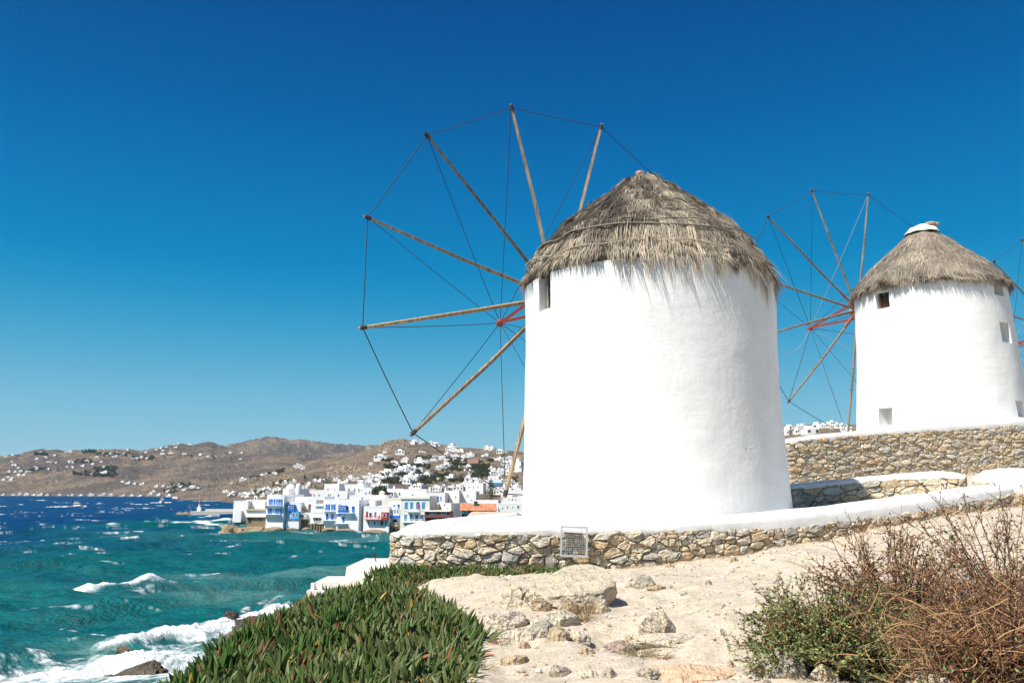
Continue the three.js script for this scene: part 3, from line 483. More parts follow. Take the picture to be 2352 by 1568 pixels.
// first mill: fitted to seven spar tips, bowsprit and silhouette of the picture
const MILL1 = V(3.12, EYE - 0.9, -17.94);
const deg = Math.PI / 180;
makeMill('windmill', 'large white windmill with ragged overhanging thatch, nearest of the mills, on the walled terrace', MILL1, {
  seed: 4, H: 5.62, rb: 2.92, rt: 2.83, roofR: 1.0, roofH: 1.0, straws: 56000, shaggy: 1, clumps: 52, course: 0.1, dark: [0.062, 0.048, 0.036], pale: [0.47, 0.395, 0.295],
  sag: (a) => { const d = Math.atan2(Math.sin(a + 1.1), Math.cos(a + 1.1)); return -0.06 - 0.12 * Math.cos(a - 1.2) * 0.6 + 0.06 * Math.cos(d); },
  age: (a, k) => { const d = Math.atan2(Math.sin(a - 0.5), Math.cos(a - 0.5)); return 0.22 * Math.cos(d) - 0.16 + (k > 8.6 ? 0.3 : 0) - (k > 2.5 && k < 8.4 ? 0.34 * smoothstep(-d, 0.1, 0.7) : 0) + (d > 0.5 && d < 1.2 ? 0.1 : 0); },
  fringe: (a) => 0.15 + 0.4 * smoothstep(Math.cos(a - 0.35), 0.35, 0.95) + 0.24 * smoothstep(Math.cos(a - 1.0), 0.6, 1),
  canes: [[8.3, -95, 35, 0.022, 0], [9.6, -85, 28, 0.014, 1], [7.9, -20, 60, 0.016, 0], [6.9, 2, 30, 0.016, 0], [6.2, -2, 28, 0.016, 0], [9.9, 10, 75, 0.01, 0]],
  cap: 'tuft', niches: [[-59.5, 4.72, 5.6, 0.46, 0.36, 'window', 6]],
  axis: [-0.42, 0.004, -0.908], hub: [1.245, EYE + 5.45, -22], R: 5.71, phase: 1.2904, bow: 3.9, thick: 0.061, struts: [100 * deg, 260 * deg],
});
const MILL2 = V(16.42, EYE + 2.2, -30.5);
const mill2 = makeMill('windmill', 'white windmill with trim grey thatch and four small wall openings, on the upper stone terrace', MILL2, {
  thatch: [[0.02, 2.62], [0.3, 2.5], [0.62, 2.25], [0.95, 1.97], [1.3, 1.66], [1.65, 1.33], [2.0, 1.0], [2.3, 0.68], [2.55, 0.38], [2.72, 0.12], [2.82, -0.06], [2.84, -0.12]], seed: 9, H: 5.66, rb: 3.02, rt: 2.68, roofR: 0.975, roofH: 0.96, straws: 30000, shaggy: 0.25, clumps: 70, course: 0.05, dark: [0.16, 0.135, 0.105], pale: [0.46, 0.39, 0.3],
  sag: (a) => -0.1 - 0.05 * Math.cos(a - 1), age: () => 0, fringe: () => 0.2, canes: [[9.8, -75, -40, 0.012, 0]], cap: 'crown',
  niches: [[-63, 4.63, 5.28, 0.56, 0.36, 'shutter', 10], [30, 4.85, 5.42, 0.6, 0.4, 'niche', 0], [30, 3.1, 3.86, 0.6, 0.4, 'niche', 0], [31, 0.4, 1.0, 0.56, 0.4, 'niche', 0], [-65, 0.19, 0.86, 0.6, 0.45, 'niche', 0]],
  axis: [-0.285, -0.051, -0.957], hub: [15.144, EYE + 7.853, -34], R: 5.71, phase: 1.3384, bow: 3.24, thick: 0.046, struts: [95 * deg, 265 * deg], grey: true, round: true, wound: true, slack: 4,
});
{ // the next mill of the row stands outside the frame; its wheel reaches in at the right
  const m = mill2.clone(); m.name = numbered('windmill'); scene.add(m); m.position.set(32.6, EYE + 3.3, -41);
  tag(m, 'windmill mostly beyond the right edge, only spar ends and red bowsprit showing', 'windmill');
}

// ---------------------------------------------------------------- dry stone walls under whitewashed caps
// irregular courses from a weighted Voronoi (power) diagram on the unrolled face
function stoneCells(L, Hh, sx, sy, seed) {
  const r = rng(seed), pts = [], k = sx / sy;
  for (let y = -sy; y < Hh + sy; y += sy) for (let x = -sx; x < L + sx; x += sx) if (r() > 0.07) pts.push([x + sx * rr(r, -0.42, 0.42) + (Math.round(y / sy) % 2) * sx * 0.5, y + sy * rr(r, -0.36, 0.36), sy * sy * (r() < 0.2 ? rr(r, 0.6, 1.6) : r() < 0.4 ? rr(r, -0.5, 0) : rr(r, 0, 0.4))]);
  const cells = [], kk = k * 1.05;
  for (const p of pts) {
    if (p[0] < 0 || p[0] > L || p[1] < -sy * 0.5 || p[1] > Hh + sy * 0.5) continue;
    let poly = [[-3, -2], [3, -2], [3, 2], [-3, 2]].map(([a, b]) => [p[0] + a * sx, p[1] + b * sy]);
    for (const q of pts) {
      if (q === p || Math.abs(q[0] - p[0]) > 4 * sx || Math.abs(q[1] - p[1]) > 4 * sy) continue;
      const nx = (q[0] - p[0]) / kk / kk, ny = q[1] - p[1], c = (q[0] * q[0] - p[0] * p[0]) / kk / kk / 2 + (q[1] * q[1] - p[1] * p[1]) / 2 - (q[2] - p[2]) / 2, out = [];
      for (let i = 0; i < poly.length; i++) {
        const A = poly[i], B = poly[(i + 1) % poly.length], da = A[0] * nx + A[1] * ny - c, db = B[0] * nx + B[1] * ny - c;
        if (da <= 0) out.push(A); if (da * db < 0) { const t = da / (da - db); out.push([A[0] + t * (B[0] - A[0]), A[1] + t * (B[1] - A[1])]); }
      }
      poly = out; if (poly.length < 3) break;
    }
    if (poly.length >= 3) cells.push(poly);
  }
  return cells;
}
// one stone from its outline on the face. place(s, v, n) gives the world point n metres proud of the face
function stoneGeo(poly, place, gap, r) {
  let a = 0, cx = 0, cy = 0; for (let i = 0; i < poly.length; i++) { const [x0, y0] = poly[i], [x1, y1] = poly[(i + 1) % poly.length], q = x0 * y1 - x1 * y0; a += q; cx += (x0 + x1) * q; cy += (y0 + y1) * q; }
  if (Math.abs(a) < 0.0016) return null; cx /= 3 * a; cy /= 3 * a;
  const gp = gap * (r() < 0.1 ? 2.4 : rr(r, 0.2, 1.2)), jt = Math.sqrt(Math.abs(a) / 2) * 0.07; let o = poly.map(([x, y]) => { const dx = x - cx, dy = y - cy, d = Math.hypot(dx, dy), f = Math.max(0.2, 1 - gp / d); return [cx + dx * f + rr(r, -jt, jt), cy + dy * f + rr(r, -jt, jt)]; });
  const cut = rr(r, 0.07, 0.2), c = []; for (let i = 0; i < o.length; i++) { const A = o[i], B = o[(i + 1) % o.length], t = cut * rr(r, 0.7, 1.3); c.push([lerp(A[0], B[0], t), lerp(A[1], B[1], t)], [lerp(A[0], B[0], 1 - t), lerp(A[1], B[1], 1 - t)]); } o = c;
  const n = o.length, size = Math.sqrt(Math.abs(a) / 2), proud = rr(r, 0.005, 0.05) + size * 0.06, tx = rr(r, -0.16, 0.16), ty = rr(r, -0.2, 0.1), pos = [], idx = [];
  const rings = [[1, -0.1], [1.0, -0.005], [0.95, proud * 0.7], [0.8, proud], [0.4, proud * 1.05]];
  for (const [s, h] of rings) for (let i = 0; i < n; i++) { const x = (o[i][0] - cx) * s, y = (o[i][1] - cy) * s, k = h > 0 ? 1 : 0, p = place(cx + x, cy + y, h + k * (x * tx + y * ty) + k * 0.014 * n3((cx + x) * 13, (cy + y) * 13, h * 9)); pos.push(p.x, p.y, p.z); }
  const p = place(cx, cy, proud * 1.1); pos.push(p.x, p.y, p.z);
  const flip = a < 0;
  for (let q = 0; q < rings.length - 1; q++) for (let i = 0; i < n; i++) { const A = q * n + i, B = q * n + (i + 1) % n, C = A + n, D = B + n; if (flip) idx.push(A, C, B, B, C, D); else idx.push(A, B, C, B, D, C); }
  const l = (rings.length - 1) * n, m = rings.length * n; for (let i = 0; i < n; i++) if (flip) idx.push(l + i, m, l + (i + 1) % n); else idx.push(l + i, l + (i + 1) % n, m);
  const g = boxUV(toCreasedNormals(geoFrom(pos, idx), 0.62)); g.userData.area = Math.abs(a) / 2; return g;
}
// path rows: {x, z, cb, ft}; the stones look to the side that lies right of the direction of the path when seen from above (flip turns it)
function resample(rows, step, keys) {
  const out = []; let acc = 0, s = 0;
  for (let i = 0; i < rows.length - 1; i++) { const a = rows[i], b = rows[i + 1], L = Math.hypot(b.x - a.x, b.z - a.z); while (acc <= L) { const t = acc / L, o = { s: s + acc }; for (const k of keys) o[k] = lerp(a[k], b[k], t); out.push(o); acc += step; } s += L; acc -= L; }
  return out;
}
function smoothPath(rows, n, keys) { for (let q = 0; q < n; q++) rows = rows.map((a, i) => { if (!i || i === rows.length - 1) return a; const o = { ...a }; for (const k of keys) o[k] = (rows[i - 1][k] + 2 * a[k] + rows[i + 1][k]) / 4; return o; }); return rows; }
function normals(rows, flip) { rows.forEach((a, i) => { const p = rows[Math.max(0, i - 1)], q = rows[Math.min(rows.length - 1, i + 1)], dx = q.x - p.x, dz = q.z - p.z, L = Math.hypot(dx, dz) || 1; a.nx = -dz / L * flip; a.nz = dx / L * flip; }); return rows; }
function stoneWall(parent, rows, o) {
  const keys = ['x', 'z', 'cb', 'ft', 'ct'], P = normals(smoothPath(resample(rows, 0.12, keys), o.smooth ?? 3, keys), o.flip ?? 1), L = P[P.length - 1].s, N = P.length;
  const on = (s) => { const t = clamp(s / L * (N - 1), 0, N - 1.001), i = Math.floor(t), f = t - i, a = P[i], b = P[Math.min(N - 1, i + 1)], q = {}; for (const k of ['x', 'z', 'cb', 'ft', 'ct', 'nx', 'nz']) q[k] = lerp(a[k], b[k], f); return q; };
  const ragged = (s) => 0.035 * n2(s * 3.1 + o.seed, 1.5) + 0.02 * n2(s * 9, o.seed);
  const low = -0.18;
  if (o.stones !== false) {
    const place = (s, v, n) => { const q = on(s); return V(q.x + q.nx * n, EYE + q.ft + v, q.z + q.nz * n); };
    const r = rng(o.seed), hMax = Math.max(...P.map((p) => p.cb - p.ft)) + 0.08, made = [];
    for (const poly of stoneCells(L, hMax - low, o.sx, o.sy, o.seed)) {
      const moved = poly.map(([x, y]) => [clamp(x, 0, L), y + low]), mx = moved.reduce((q, p) => q + p[0], 0) / moved.length, q = on(mx), top = q.cb - q.ft + 0.06;
      if (o.hole && Math.abs(mx - o.hole[0]) < o.hole[2] && Math.abs(moved.reduce((e, p) => e + p[1], 0) / moved.length - o.hole[1]) < o.hole[3]) continue;
      const my = moved.reduce((e, p) => e + p[1], 0) / moved.length; if (my > top || my < low + 0.02) continue;
      const g = stoneGeo(moved.map(([x, y]) => [x, Math.min(y, top)]), place, o.gap ?? 0.005, r); if (g) made.push(g);
    }
    made.sort((a, b) => b.userData.area - a.userData.area);
    const rest = []; made.forEach((g, i) => { if (i < 300) mesh('stone', g, stoneMats[Math.floor(r() * stoneMats.length)], parent); else rest.push(g); });
    if (rest.length) { const half = [[], []]; rest.forEach((g, i) => half[i % 2].push(g)); half.forEach((h, i) => h.length && stuff(mesh('small_stone', merge(h), stoneMats[i * 3 + 1], parent))); }
  }
  // rubble core behind the faces
  const ring = (prof, name, mat, wob) => {
    const pos = [], idx = [], uv = [], m = prof(P[0]).length;
    P.forEach((p) => { let acc = 0, last = null; prof(p).forEach(([n, y], k) => { if (last) acc += Math.hypot(n - last[0], y - last[1]); last = [n, y]; const w = wob ? wob(p.s, k, n) : 0; pos.push(p.x + p.nx * (n + w), EYE + y + (wob ? w * 0.6 : 0), p.z + p.nz * (n + w)); uv.push(p.s, acc); }); });
    for (let i = 0; i < N - 1; i++) for (let k = 0; k < m - 1; k++) { const a = i * m + k, b = a + m; idx.push(a, a + 1, b, a + 1, b + 1, b); }
    for (const e of [0, N - 1]) for (let k = 1; k < m - 1; k++) idx.push(e * m, e * m + k, e * m + k + 1);
    const mt = mat.clone(); mt.side = THREE.DoubleSide; mesh(name, geoFrom(pos, idx, null, uv), mt, parent);
  };
  const T_ = o.thick;
  ring((p) => [[-0.014, p.ft - 0.4], [-0.014, p.cb + 0.03], [-T_ + 0.05, p.cb + 0.03], [-T_ + 0.05, p.ft - 0.4]], 'rubble_core', M.mortar);
  if (o.hole) return { on, L, P };
  return { on, L, P, ring, ragged, T_ };
}
function capOn(w, o) {
  const { ring, ragged, T_ } = w, drop = o.back ?? 0.12;
  ring((p) => { const c = p.cb + ragged(p.s), t = p.ct; return [[-0.03, c + 0.012], [0.022, c], [0.03, c + 0.025], [0.03, lerp(c, t, 0.55)], [0.012, t - 0.055], [-0.02, t - 0.014], [-0.09, t], [-0.09 - (T_ - 0.1) * 0.33, t + (o.rise ?? 0.02) * 0.5], [-0.09 - (T_ - 0.1) * 0.66, t + (o.rise ?? 0.02)], [-T_ + 0.04, t + (o.rise ?? 0.02)], [-T_ - 0.02, t - 0.04], [-T_ - 0.04, t - drop * 0.6], [-T_ - 0.02, t - drop]]; }, 'whitewashed_cap', M.cap, (s, k) => 0.01 * n2(s * 1.1 + k * 0.3, k * 0.25 + o.seed) + 0.003 * n2(s * 5, k * 0.7));
}
{
  const g = thing('parapet_wall', 'rubble stone wall with thick white cap in front of the large windmill, rounded left corner', 'wall');
  const front = FRONT.map((f) => ({ ...f, ct: capTopFront(f.x) }));
  // the left return runs back along the edge, then the corner is rounded into the front face
  const ret = [[0.55, -25], [-0.35, -22], [-1.15, -19], [-1.7, -16.6], [-1.95, -15], [-2.03, -14.35], [-2.03, -13.9]].map(([x, z]) => ({ x, z, cb: -0.86, ft: groundRel(x, z) > -2.4 ? Math.min(-1.5, groundRel(x, z)) : -1.7, ct: -0.55 }));
  ret.forEach((p, i) => { p.cb = lerp(-0.78, front[0].cb, i / 6); p.ft = lerp(-1.15, front[0].ft, i / 6); p.ct = [-0.55, -0.55, -0.55, -0.55, -0.58, -0.66, -0.71][i]; });
  const w = stoneWall(g, [...ret, ...front], { seed: 17, sx: 0.145, sy: 0.08, thick: 0.62, flip: 1, smooth: 2 });
  capOn(w, { seed: 3, back: 0.24 });
  // bare stones on the inner face of the return, behind the mill
  stoneWall(g, [[1.48, -25.8], [1.22, -24.8], [0.8, -23.3], [0.5, -22.3]].map(([x, z]) => ({ x, z, cb: -0.77, ft: -1.15, ct: -0.6 })), { seed: 27, sx: 0.24, sy: 0.12, thick: 0.16, flip: -1 });
  // plastered terrace between the wall and the mill
  const sh = new THREE.Shape(); [[-1.85, 14.4], [1, 14.1], [4, 14.6], [7.5, 15.9], [10.2, 17.2], [10, 18.4], [7.2, 20], [4, 22], [1.2, 24.6], [-0.1, 22.6], [-1, 19]].forEach(([x, z], i) => (i ? sh.lineTo(x, z) : sh.moveTo(x, z)));
  const fl = new THREE.ExtrudeGeometry(sh, { depth: 0.3, bevelEnabled: false }).rotateX(-Math.PI / 2).translate(0, EYE - 0.9, 0);
  { const p = fl.attributes.position; for (let i = 0; i < p.count; i++) { const x = p.getX(i), y = p.getY(i); p.setY(i, y + 0.02 + 0.05 * clamp(x - 3, 0, 6) - (x < 3 ? 0.03 : 0)); } fl.computeVertexNormals(); }
  structure('terrace_floor', boxUV(fl), M.cap);
}
{
  const g = thing('low_wall', 'low stone wall with white cap running from the large windmill to the right, half in its shadow', 'wall');
  const rows = [[1700, 20.9, 1121, 1138, 1196], [1814, 20.5, 1113.5, 1127, 1186], [1902, 20.2, 1104.5, 1120, 1176], [1987, 19.85, 1096, 1109.5, 1166], [2084, 19.45, 1088, 1103, 1154], [2160, 19.15, 1083, 1100, 1146], [2200, 18.95, 1086, 1100, 1142], [2222, 18.85, 1095, 1102, 1140]]
    .map(([px, D, ct, cb, ft]) => { const a = at(px, cb, D), b = at(px, ft, D); return { x: a.x, z: a.z, cb: a.y - EYE, ft: b.y - EYE, ct: at(px, ct, D + 0.3).y - EYE }; });
  const w = stoneWall(g, rows, { seed: 41, sx: 0.2, sy: 0.11, thick: 0.5, flip: 1 }); capOn(w, { seed: 8 });
}
{
  const g = thing('end_wall', 'broad white sloping wall end that closes the terrace at its right corner', 'wall');
  const rows = [[2225, 18.9, 1094, 1110, 1150], [2262, 18.5, 1074, 1112, 1160], [2295, 17.8, 1086, 1122, 1165], [2330, 17.1, 1113, 1136, 1165], [2345, 16.75, 1132, 1140, 1162]]
    .map(([px, D, ct, cb, ft]) => { const a = at(px, cb, D), b = at(px, ft, D); return { x: a.x + 0.1, z: a.z, cb: a.y - EYE, ft: b.y - EYE, ct: at(px, ct, D).y - EYE }; });
  const w = stoneWall(g, rows, { seed: 43, sx: 0.2, sy: 0.12, thick: 0.7, flip: 1 }); capOn(w, { seed: 12, back: 0.3 });
}
{
  const g = thing('retaining_wall', 'tall dry stone retaining wall with white cap below the second windmill', 'wall');
  const w = stoneWall(g, UPPER, { seed: 53, sx: 0.185, sy: 0.082, thick: 0.6, flip: 1, gap: 0.006 }); capOn(w, { seed: 15 });
}

// ---------------------------------------------------------------- wire guard over a hole in the parapet wall
{
  const c = at(1318.5, 1243.5, 13.62), g = thing('wire_guard', 'square grey metal frame with wire mesh in front of the stone wall', 'guard', c);
  const W = 0.425, Hh = 0.5, t = 0.03; g.rotation.set(-0.05, 0.03, -0.035);
  mesh('frame', merge([box(t, Hh, t, -W / 2, 0, 0), box(t, Hh, t, W / 2, 0, 0), box(W - t, t, t * 0.96, 0, Hh / 2 - t / 2, 0), box(W - t, t, t * 0.96, 0, -Hh / 2 + t / 2, 0), box(0.05, 0.02, 0.16, -W / 2 - 0.02, -0.12, -0.07), box(0.05, 0.02, 0.16, W / 2 + 0.02, -0.12, -0.07), box(0.05, 0.02, 0.16, W / 2 + 0.02, 0.14, -0.07)]), M.metal, g);
  const w = []; for (let i = 1; i < 12; i++) w.push(bar(V(-W / 2 + W * i / 12, -Hh / 2, 0), V(-W / 2 + W * i / 12, Hh / 2, 0), 0.0019, 0.0019, 5)); for (let i = 1; i < 14; i++) w.push(bar(V(-W / 2, -Hh / 2 + Hh * i / 14, 0.004), V(W / 2, -Hh / 2 + Hh * i / 14, 0.004), 0.0019, 0.0019, 5));
  stuff(mesh('wire', merge(w), M.metal, g));
  // a lamp housing and stones behind the wires
  mesh('lamp_hood', boxUV(merge([box(0.3, 0.03, 0.1, -0.01, 0.13, -0.06).rotateZ(-0.03), box(0.02, 0.1, 0.1, 0.12, 0.08, -0.06)])), M.frameBrown, g);
}
{ // two short iron pegs in the wall of the large mill
  const a = 30 * deg, g = thing('wall_peg', 'short iron pegs sticking out of the white wall of the large windmill, casting thin shadows', 'peg', V(MILL1.x + Math.sin(a) * 2.84, EYE + 0.82, MILL1.z + Math.cos(a) * 2.84));
  g.rotation.y = a; mesh('peg', merge([bar(V(-0.05, 0, -0.05), V(-0.055, 0.01, 0.07), 0.008, 0.007, 6), bar(V(0.07, 0.01, -0.05), V(0.075, 0, 0.07), 0.009, 0.008, 6)]), M.caneGrey, g);
}
// ---------------------------------------------------------------- loose rocks
const RK = [std({ color: rgb(0.58, 0.51, 0.41) }), std({ color: rgb(0.43, 0.395, 0.34) }), std({ color: rgb(0.5, 0.4, 0.28) }), std({ color: rgb(0.44, 0.33, 0.31) }), std({ color: rgb(0.72, 0.5, 0.35) }), std({ color: rgb(0.62, 0.56, 0.47) })];
RK.forEach((m) => { m.map = rep(T.stoneCol, 1.6); m.bumpMap = rep(T.stoneBump, 2.2); m.bumpScale = 0.035; m.roughness = 0.95; });
function rockGeo(seed, sx, sy, sz, detail = 4, rough = 0.16, facets = 9) {
  detail = detail > 4 ? 16 : detail > 2 ? 9 : detail;
  const r = rng(seed), g = mergeVertices(new THREE.IcosahedronGeometry(1, detail).deleteAttribute('uv').deleteAttribute('normal')), p = g.attributes.position, pl = [];
  for (let i = 0; i < facets; i++) { const d = V(rr(r, -1, 1), rr(r, -1, 1), rr(r, -1, 1)).normalize(); pl.push([d, rr(r, 0.62, 0.92)]); }
  for (let i = 0; i < p.count; i++) {
    const v = V().fromBufferAttribute(p, i), n = 1 + rough * 1.6 * fbm3(v.x * 1.4 + seed, v.y * 1.4, v.z * 1.4, 3) + rough * 0.35 * fbm3(v.x * 6, v.y * 9 + seed, v.z * 6, 3); v.multiplyScalar(n);
    for (const [d, h] of pl) { const q = v.dot(d) - h; if (q > 0) v.addScaledVector(d, -q * 0.86); }
    p.setXYZ(i, v.x * sx, v.y * sy, v.z * sz);
  }
  return boxUV(toCreasedNormals(g, 0.6));
}
function rock(name, label, px, py, w, h, d, o = {}) { // foot of the rock in the picture; full width, height and depth in metres
  const q = pxGround(px, py), g = rockGeo(o.seed ?? Math.round(px * 7 + py), w / 2, h * (o.sunk ?? 1.05), d / 2, o.detail ?? 4, o.rough ?? 0.16, o.facets ?? 9);
  const m = mesh(name, g, RK[o.mat ?? 0]); m.position.set(q.x, q.y + (o.up ?? 0), q.z - d * 0.3); m.rotation.set(o.rx ?? 0, o.ry ?? 0, o.rz ?? 0); return tag(m, label, 'rock', o.group);
}
rock('boulder', 'large pale boulder with flat sloping top and dark shadow at its right end', 1322, 1396, 1.28, 0.4, 1.05, { seed: 3, sunk: 0.7, rz: 0.16, rx: 0.24, ry: 0.2, up: 0.13, facets: 7, rough: 0.1, detail: 5 });
rock('boulder', 'half-buried rounded rock with grey right face, left of the large pale boulder', 1178, 1394, 0.46, 0.22, 0.5, { seed: 15, mat: 0, ry: 0.4, up: 0.02, detail: 5 });
const RG = 'rocks in the hollow below the pale boulder';
[[1163, 1440, 0.5, 0.16, 0.36, 5, 'wide pale rock at the left rim of the hollow below the boulder', { mat: 5 }], [1247, 1404, 0.22, 0.15, 0.16, 6, 'slanting tan rock between the half-buried rock and the boulder', { mat: 2, rz: 0.6 }],
  [1306, 1408, 0.26, 0.15, 0.2, 7, 'block-shaped tan rock under the front edge of the boulder', { mat: 2 }], [1383, 1410, 0.19, 0.14, 0.17, 8, 'small rounded rock beside the dry grass tuft at the boulder', { mat: 0 }],
  [1287, 1438, 0.46, 0.12, 0.26, 9, 'flat yellowish slab lying in the hollow', { mat: 5, rx: 0.12 }], [1240, 1464, 0.24, 0.17, 0.15, 10, 'dark wedge-shaped stone tilted into the hollow', { mat: 1, rz: -0.5 }], [1282, 1470, 0.22, 0.13, 0.16, 11, 'tan broken stone at the bottom of the hollow', { mat: 2 }],
  [1190, 1472, 0.36, 0.1, 0.26, 12, 'low pale rock left of the dark wedge-shaped stone', { mat: 5 }], [1330, 1462, 0.24, 0.09, 0.2, 13, 'pale flat stone under the dry grass tuft', { mat: 5 }]].forEach(([x, y, w, h, d, s, l, o]) => rock('rock', l, x, y, w, h, d, { seed: s, up: 0.01, ...o }));
[[1484, 1352, 0.28, 0.16, 0.2, 21, 'grey stone with lit top standing alone on the pale ground', { mat: 1 }], [1510, 1358, 0.26, 0.06, 0.16, 22, 'thin flat stone right of the lone grey stone', { mat: 2 }], [1447, 1346, 0.14, 0.05, 0.1, 23, 'small stone left of the lone grey stone', { mat: 1 }],
  [1522, 1452, 0.42, 0.24, 0.42, 24, 'large half-buried rock with rough right flank in the middle of the slope', { mat: 0, detail: 5 }], [1448, 1452, 0.13, 0.1, 0.1, 25, 'small tan cube-like stone left of the half-buried rock', { mat: 2 }], [1475, 1455, 0.08, 0.05, 0.06, 26, 'tiny tan stone at the foot of the half-buried rock', { mat: 2 }],
  [1412, 1478, 0.22, 0.07, 0.2, 27, 'flat grey-violet stone sunk in the ground', { mat: 3 }], [1432, 1494, 0.25, 0.1, 0.17, 28, 'reddish violet stone with rough face', { mat: 3 }], [1347, 1502, 0.16, 0.05, 0.08, 29, 'small thin tan stone below the flat violet stone', { mat: 2 }],
  [1290, 1538, 0.2, 0.1, 0.12, 30, 'pointed sliver of stone near the bottom edge, left of centre', { mat: 1, rz: 0.5 }], [1360, 1552, 0.16, 0.05, 0.1, 31, 'flat whitish stone near the bottom edge', { mat: 5 }], [1402, 1556, 0.15, 0.07, 0.12, 32, 'grey stone near the bottom edge, right of the whitish one', { mat: 1 }],
  [1595, 1562, 0.75, 0.09, 0.5, 33, 'broad flat orange-tinted rock at the bottom edge', { mat: 4, detail: 5, rough: 0.1 }], [1535, 1480, 0.7, 0.1, 0.4, 34, 'long low pale ledge below the half-buried rock', { mat: 5, detail: 5 }], [1492, 1562, 0.2, 0.06, 0.16, 35, 'pale blue-grey stone left of the orange-tinted rock', { mat: 1 }],
  [1540, 1308, 0.16, 0.05, 0.1, 36, 'flat stone near the foot of the parapet wall, right of the wire guard', { mat: 2 }], [1688, 1292, 0.13, 0.07, 0.1, 37, 'rounded stone on the path below the hole in the wall', { mat: 2 }], [1630, 1344, 0.1, 0.06, 0.08, 38, 'small pale stone in the middle of the path', { mat: 1 }],
  [1681, 1534, 0.09, 0.05, 0.06, 39, 'little tan stone right of the orange-tinted rock', { mat: 2 }], [1655, 1455, 0.1, 0.05, 0.07, 40, 'little pale stone at the left tips of the green bush', { mat: 5 }], [1180, 1520, 0.3, 0.08, 0.2, 41, 'buried tan stone near the right edge of the ice plants', { mat: 2 }], [1205, 1490, 0.12, 0.06, 0.08, 42, 'striped brown stone in the shade right of the ice plants', { mat: 2 }],
 [1760, 1550, 0.3, 0.16, 0.25, 44, 'shaded stone under the left side of the green bush', { mat: 1 }], [1815, 1558, 0.35, 0.2, 0.3, 45, 'shaded lumpy stone under the green bush', { mat: 1 }], [1900, 1566, 0.25, 0.14, 0.2, 46, 'shaded pale stone below the green bush at the bottom edge', { mat: 0 }],
  [1068, 1308, 0.16, 0.07, 0.1, 47, 'tan stone at the edge of the ice plant strip', { mat: 2 }], [1000, 1316, 0.1, 0.05, 0.08, 48, 'small stone below the ice plant strip, near its left end', { mat: 2 }]].forEach(([x, y, w, h, d, s, l, o]) => rock('rock', l, x, y, w, h, d, { seed: s, up: 0.0, ...o }));
{ // pebbles and grit
  const r = rng(61), kinds = [0, 1, 2].map((i) => rockGeo(200 + i, 1, 0.6, 0.8, 1, 0.25, 6));
  kinds.forEach((g, q) => {
    const n = 2200, im = new THREE.InstancedMesh(g, std({ color: rgb(1, 1, 1), roughness: 1 }), n), m = new THREE.Matrix4(), c = new THREE.Color(); let k = 0;
    while (k < n) { const x = rr(r, -2.6, 8.5), z = -rr(r, 5.5, 15), t = fbm(x * 0.8, z * 0.8, 3); if (r() > 0.35 + t) continue; const s = (0.0045 + 0.026 * r() ** 5) * (k % 9 ? 1 : 1.9); m.compose(V(x, groundY(x, z) + s * 0.2, z), new THREE.Quaternion().setFromEuler(new THREE.Euler(rr(r, -0.4, 0.4), r() * 6, rr(r, -0.4, 0.4))), V(s * rr(r, 0.8, 1.6), s, s)); im.setMatrixAt(k, m); const b = rr(r, 0.3, 0.6), w = r(); im.setColorAt(k, w < 0.04 ? c.setRGB(0.45, 0.2, 0.12) : c.setRGB(b, b * 0.89, b * 0.74)); k++; }
    im.name = numbered('gravel'); tag(im, 'loose pebbles and grit scattered over the pale sandy ground', 'gravel', null, 'stuff'); scene.add(im);
  });
}
// rocks awash at the foot of the headland
{
  const wet = std({ color: rgb(0.09, 0.07, 0.045), map: rep(T.stoneCol, 0.5), bumpMap: rep(T.stoneBump, 0.7), bumpScale: 0.12, roughness: 0.45 }), tanR = std({ color: rgb(0.2, 0.15, 0.09), map: rep(T.stoneCol, 0.5), bumpMap: rep(T.stoneBump, 0.7), bumpScale: 0.12, roughness: 0.6 });
  [[318, 1562, 3.6, 1.15, 'dark wet rock in the white surf at the bottom edge', wet], [358, 1572, 3, 0.8, 'lower wet rock right of the dark rock at the bottom edge', wet], [255, 1572, 1.6, 0.8, 'small brown rock tip in the surf at the bottom edge', tanR], [452, 1566, 1.5, 1.6, 'brown rock beside the ice plants at the bottom edge', tanR], [530, 1424, 2.0, 0.9, 'small dark rock sticking out of the breaking wave', wet],
    [585, 1436, 5.2, 0.9, 'long dark ledge of rock behind the ice plant slope', wet], [545, 1459, 3, 0.45, 'low tan rock washed by foam, in front of the ledge', tanR], [598, 1449, 2.2, 0.6, 'tan rock tip right of the washed rock', tanR], [540, 1474, 2.8, 0.5, 'flat tan rock in the shallow water', tanR], [280, 1494, 1.2, 0.4, 'brown rock behind the largest foam bank', tanR]]
    .forEach(([x, y, w, h, l, m], i) => { const q = seaAt(x, y), k = mesh('sea_rock', rockGeo(300 + i, w / 2, h * 0.9, w * 0.36, 4, 0.3, 10), m); k.position.set(q.x, -0.05, q.z); k.rotation.y = 0.3 * i; tag(k, l, 'rock'); });
}
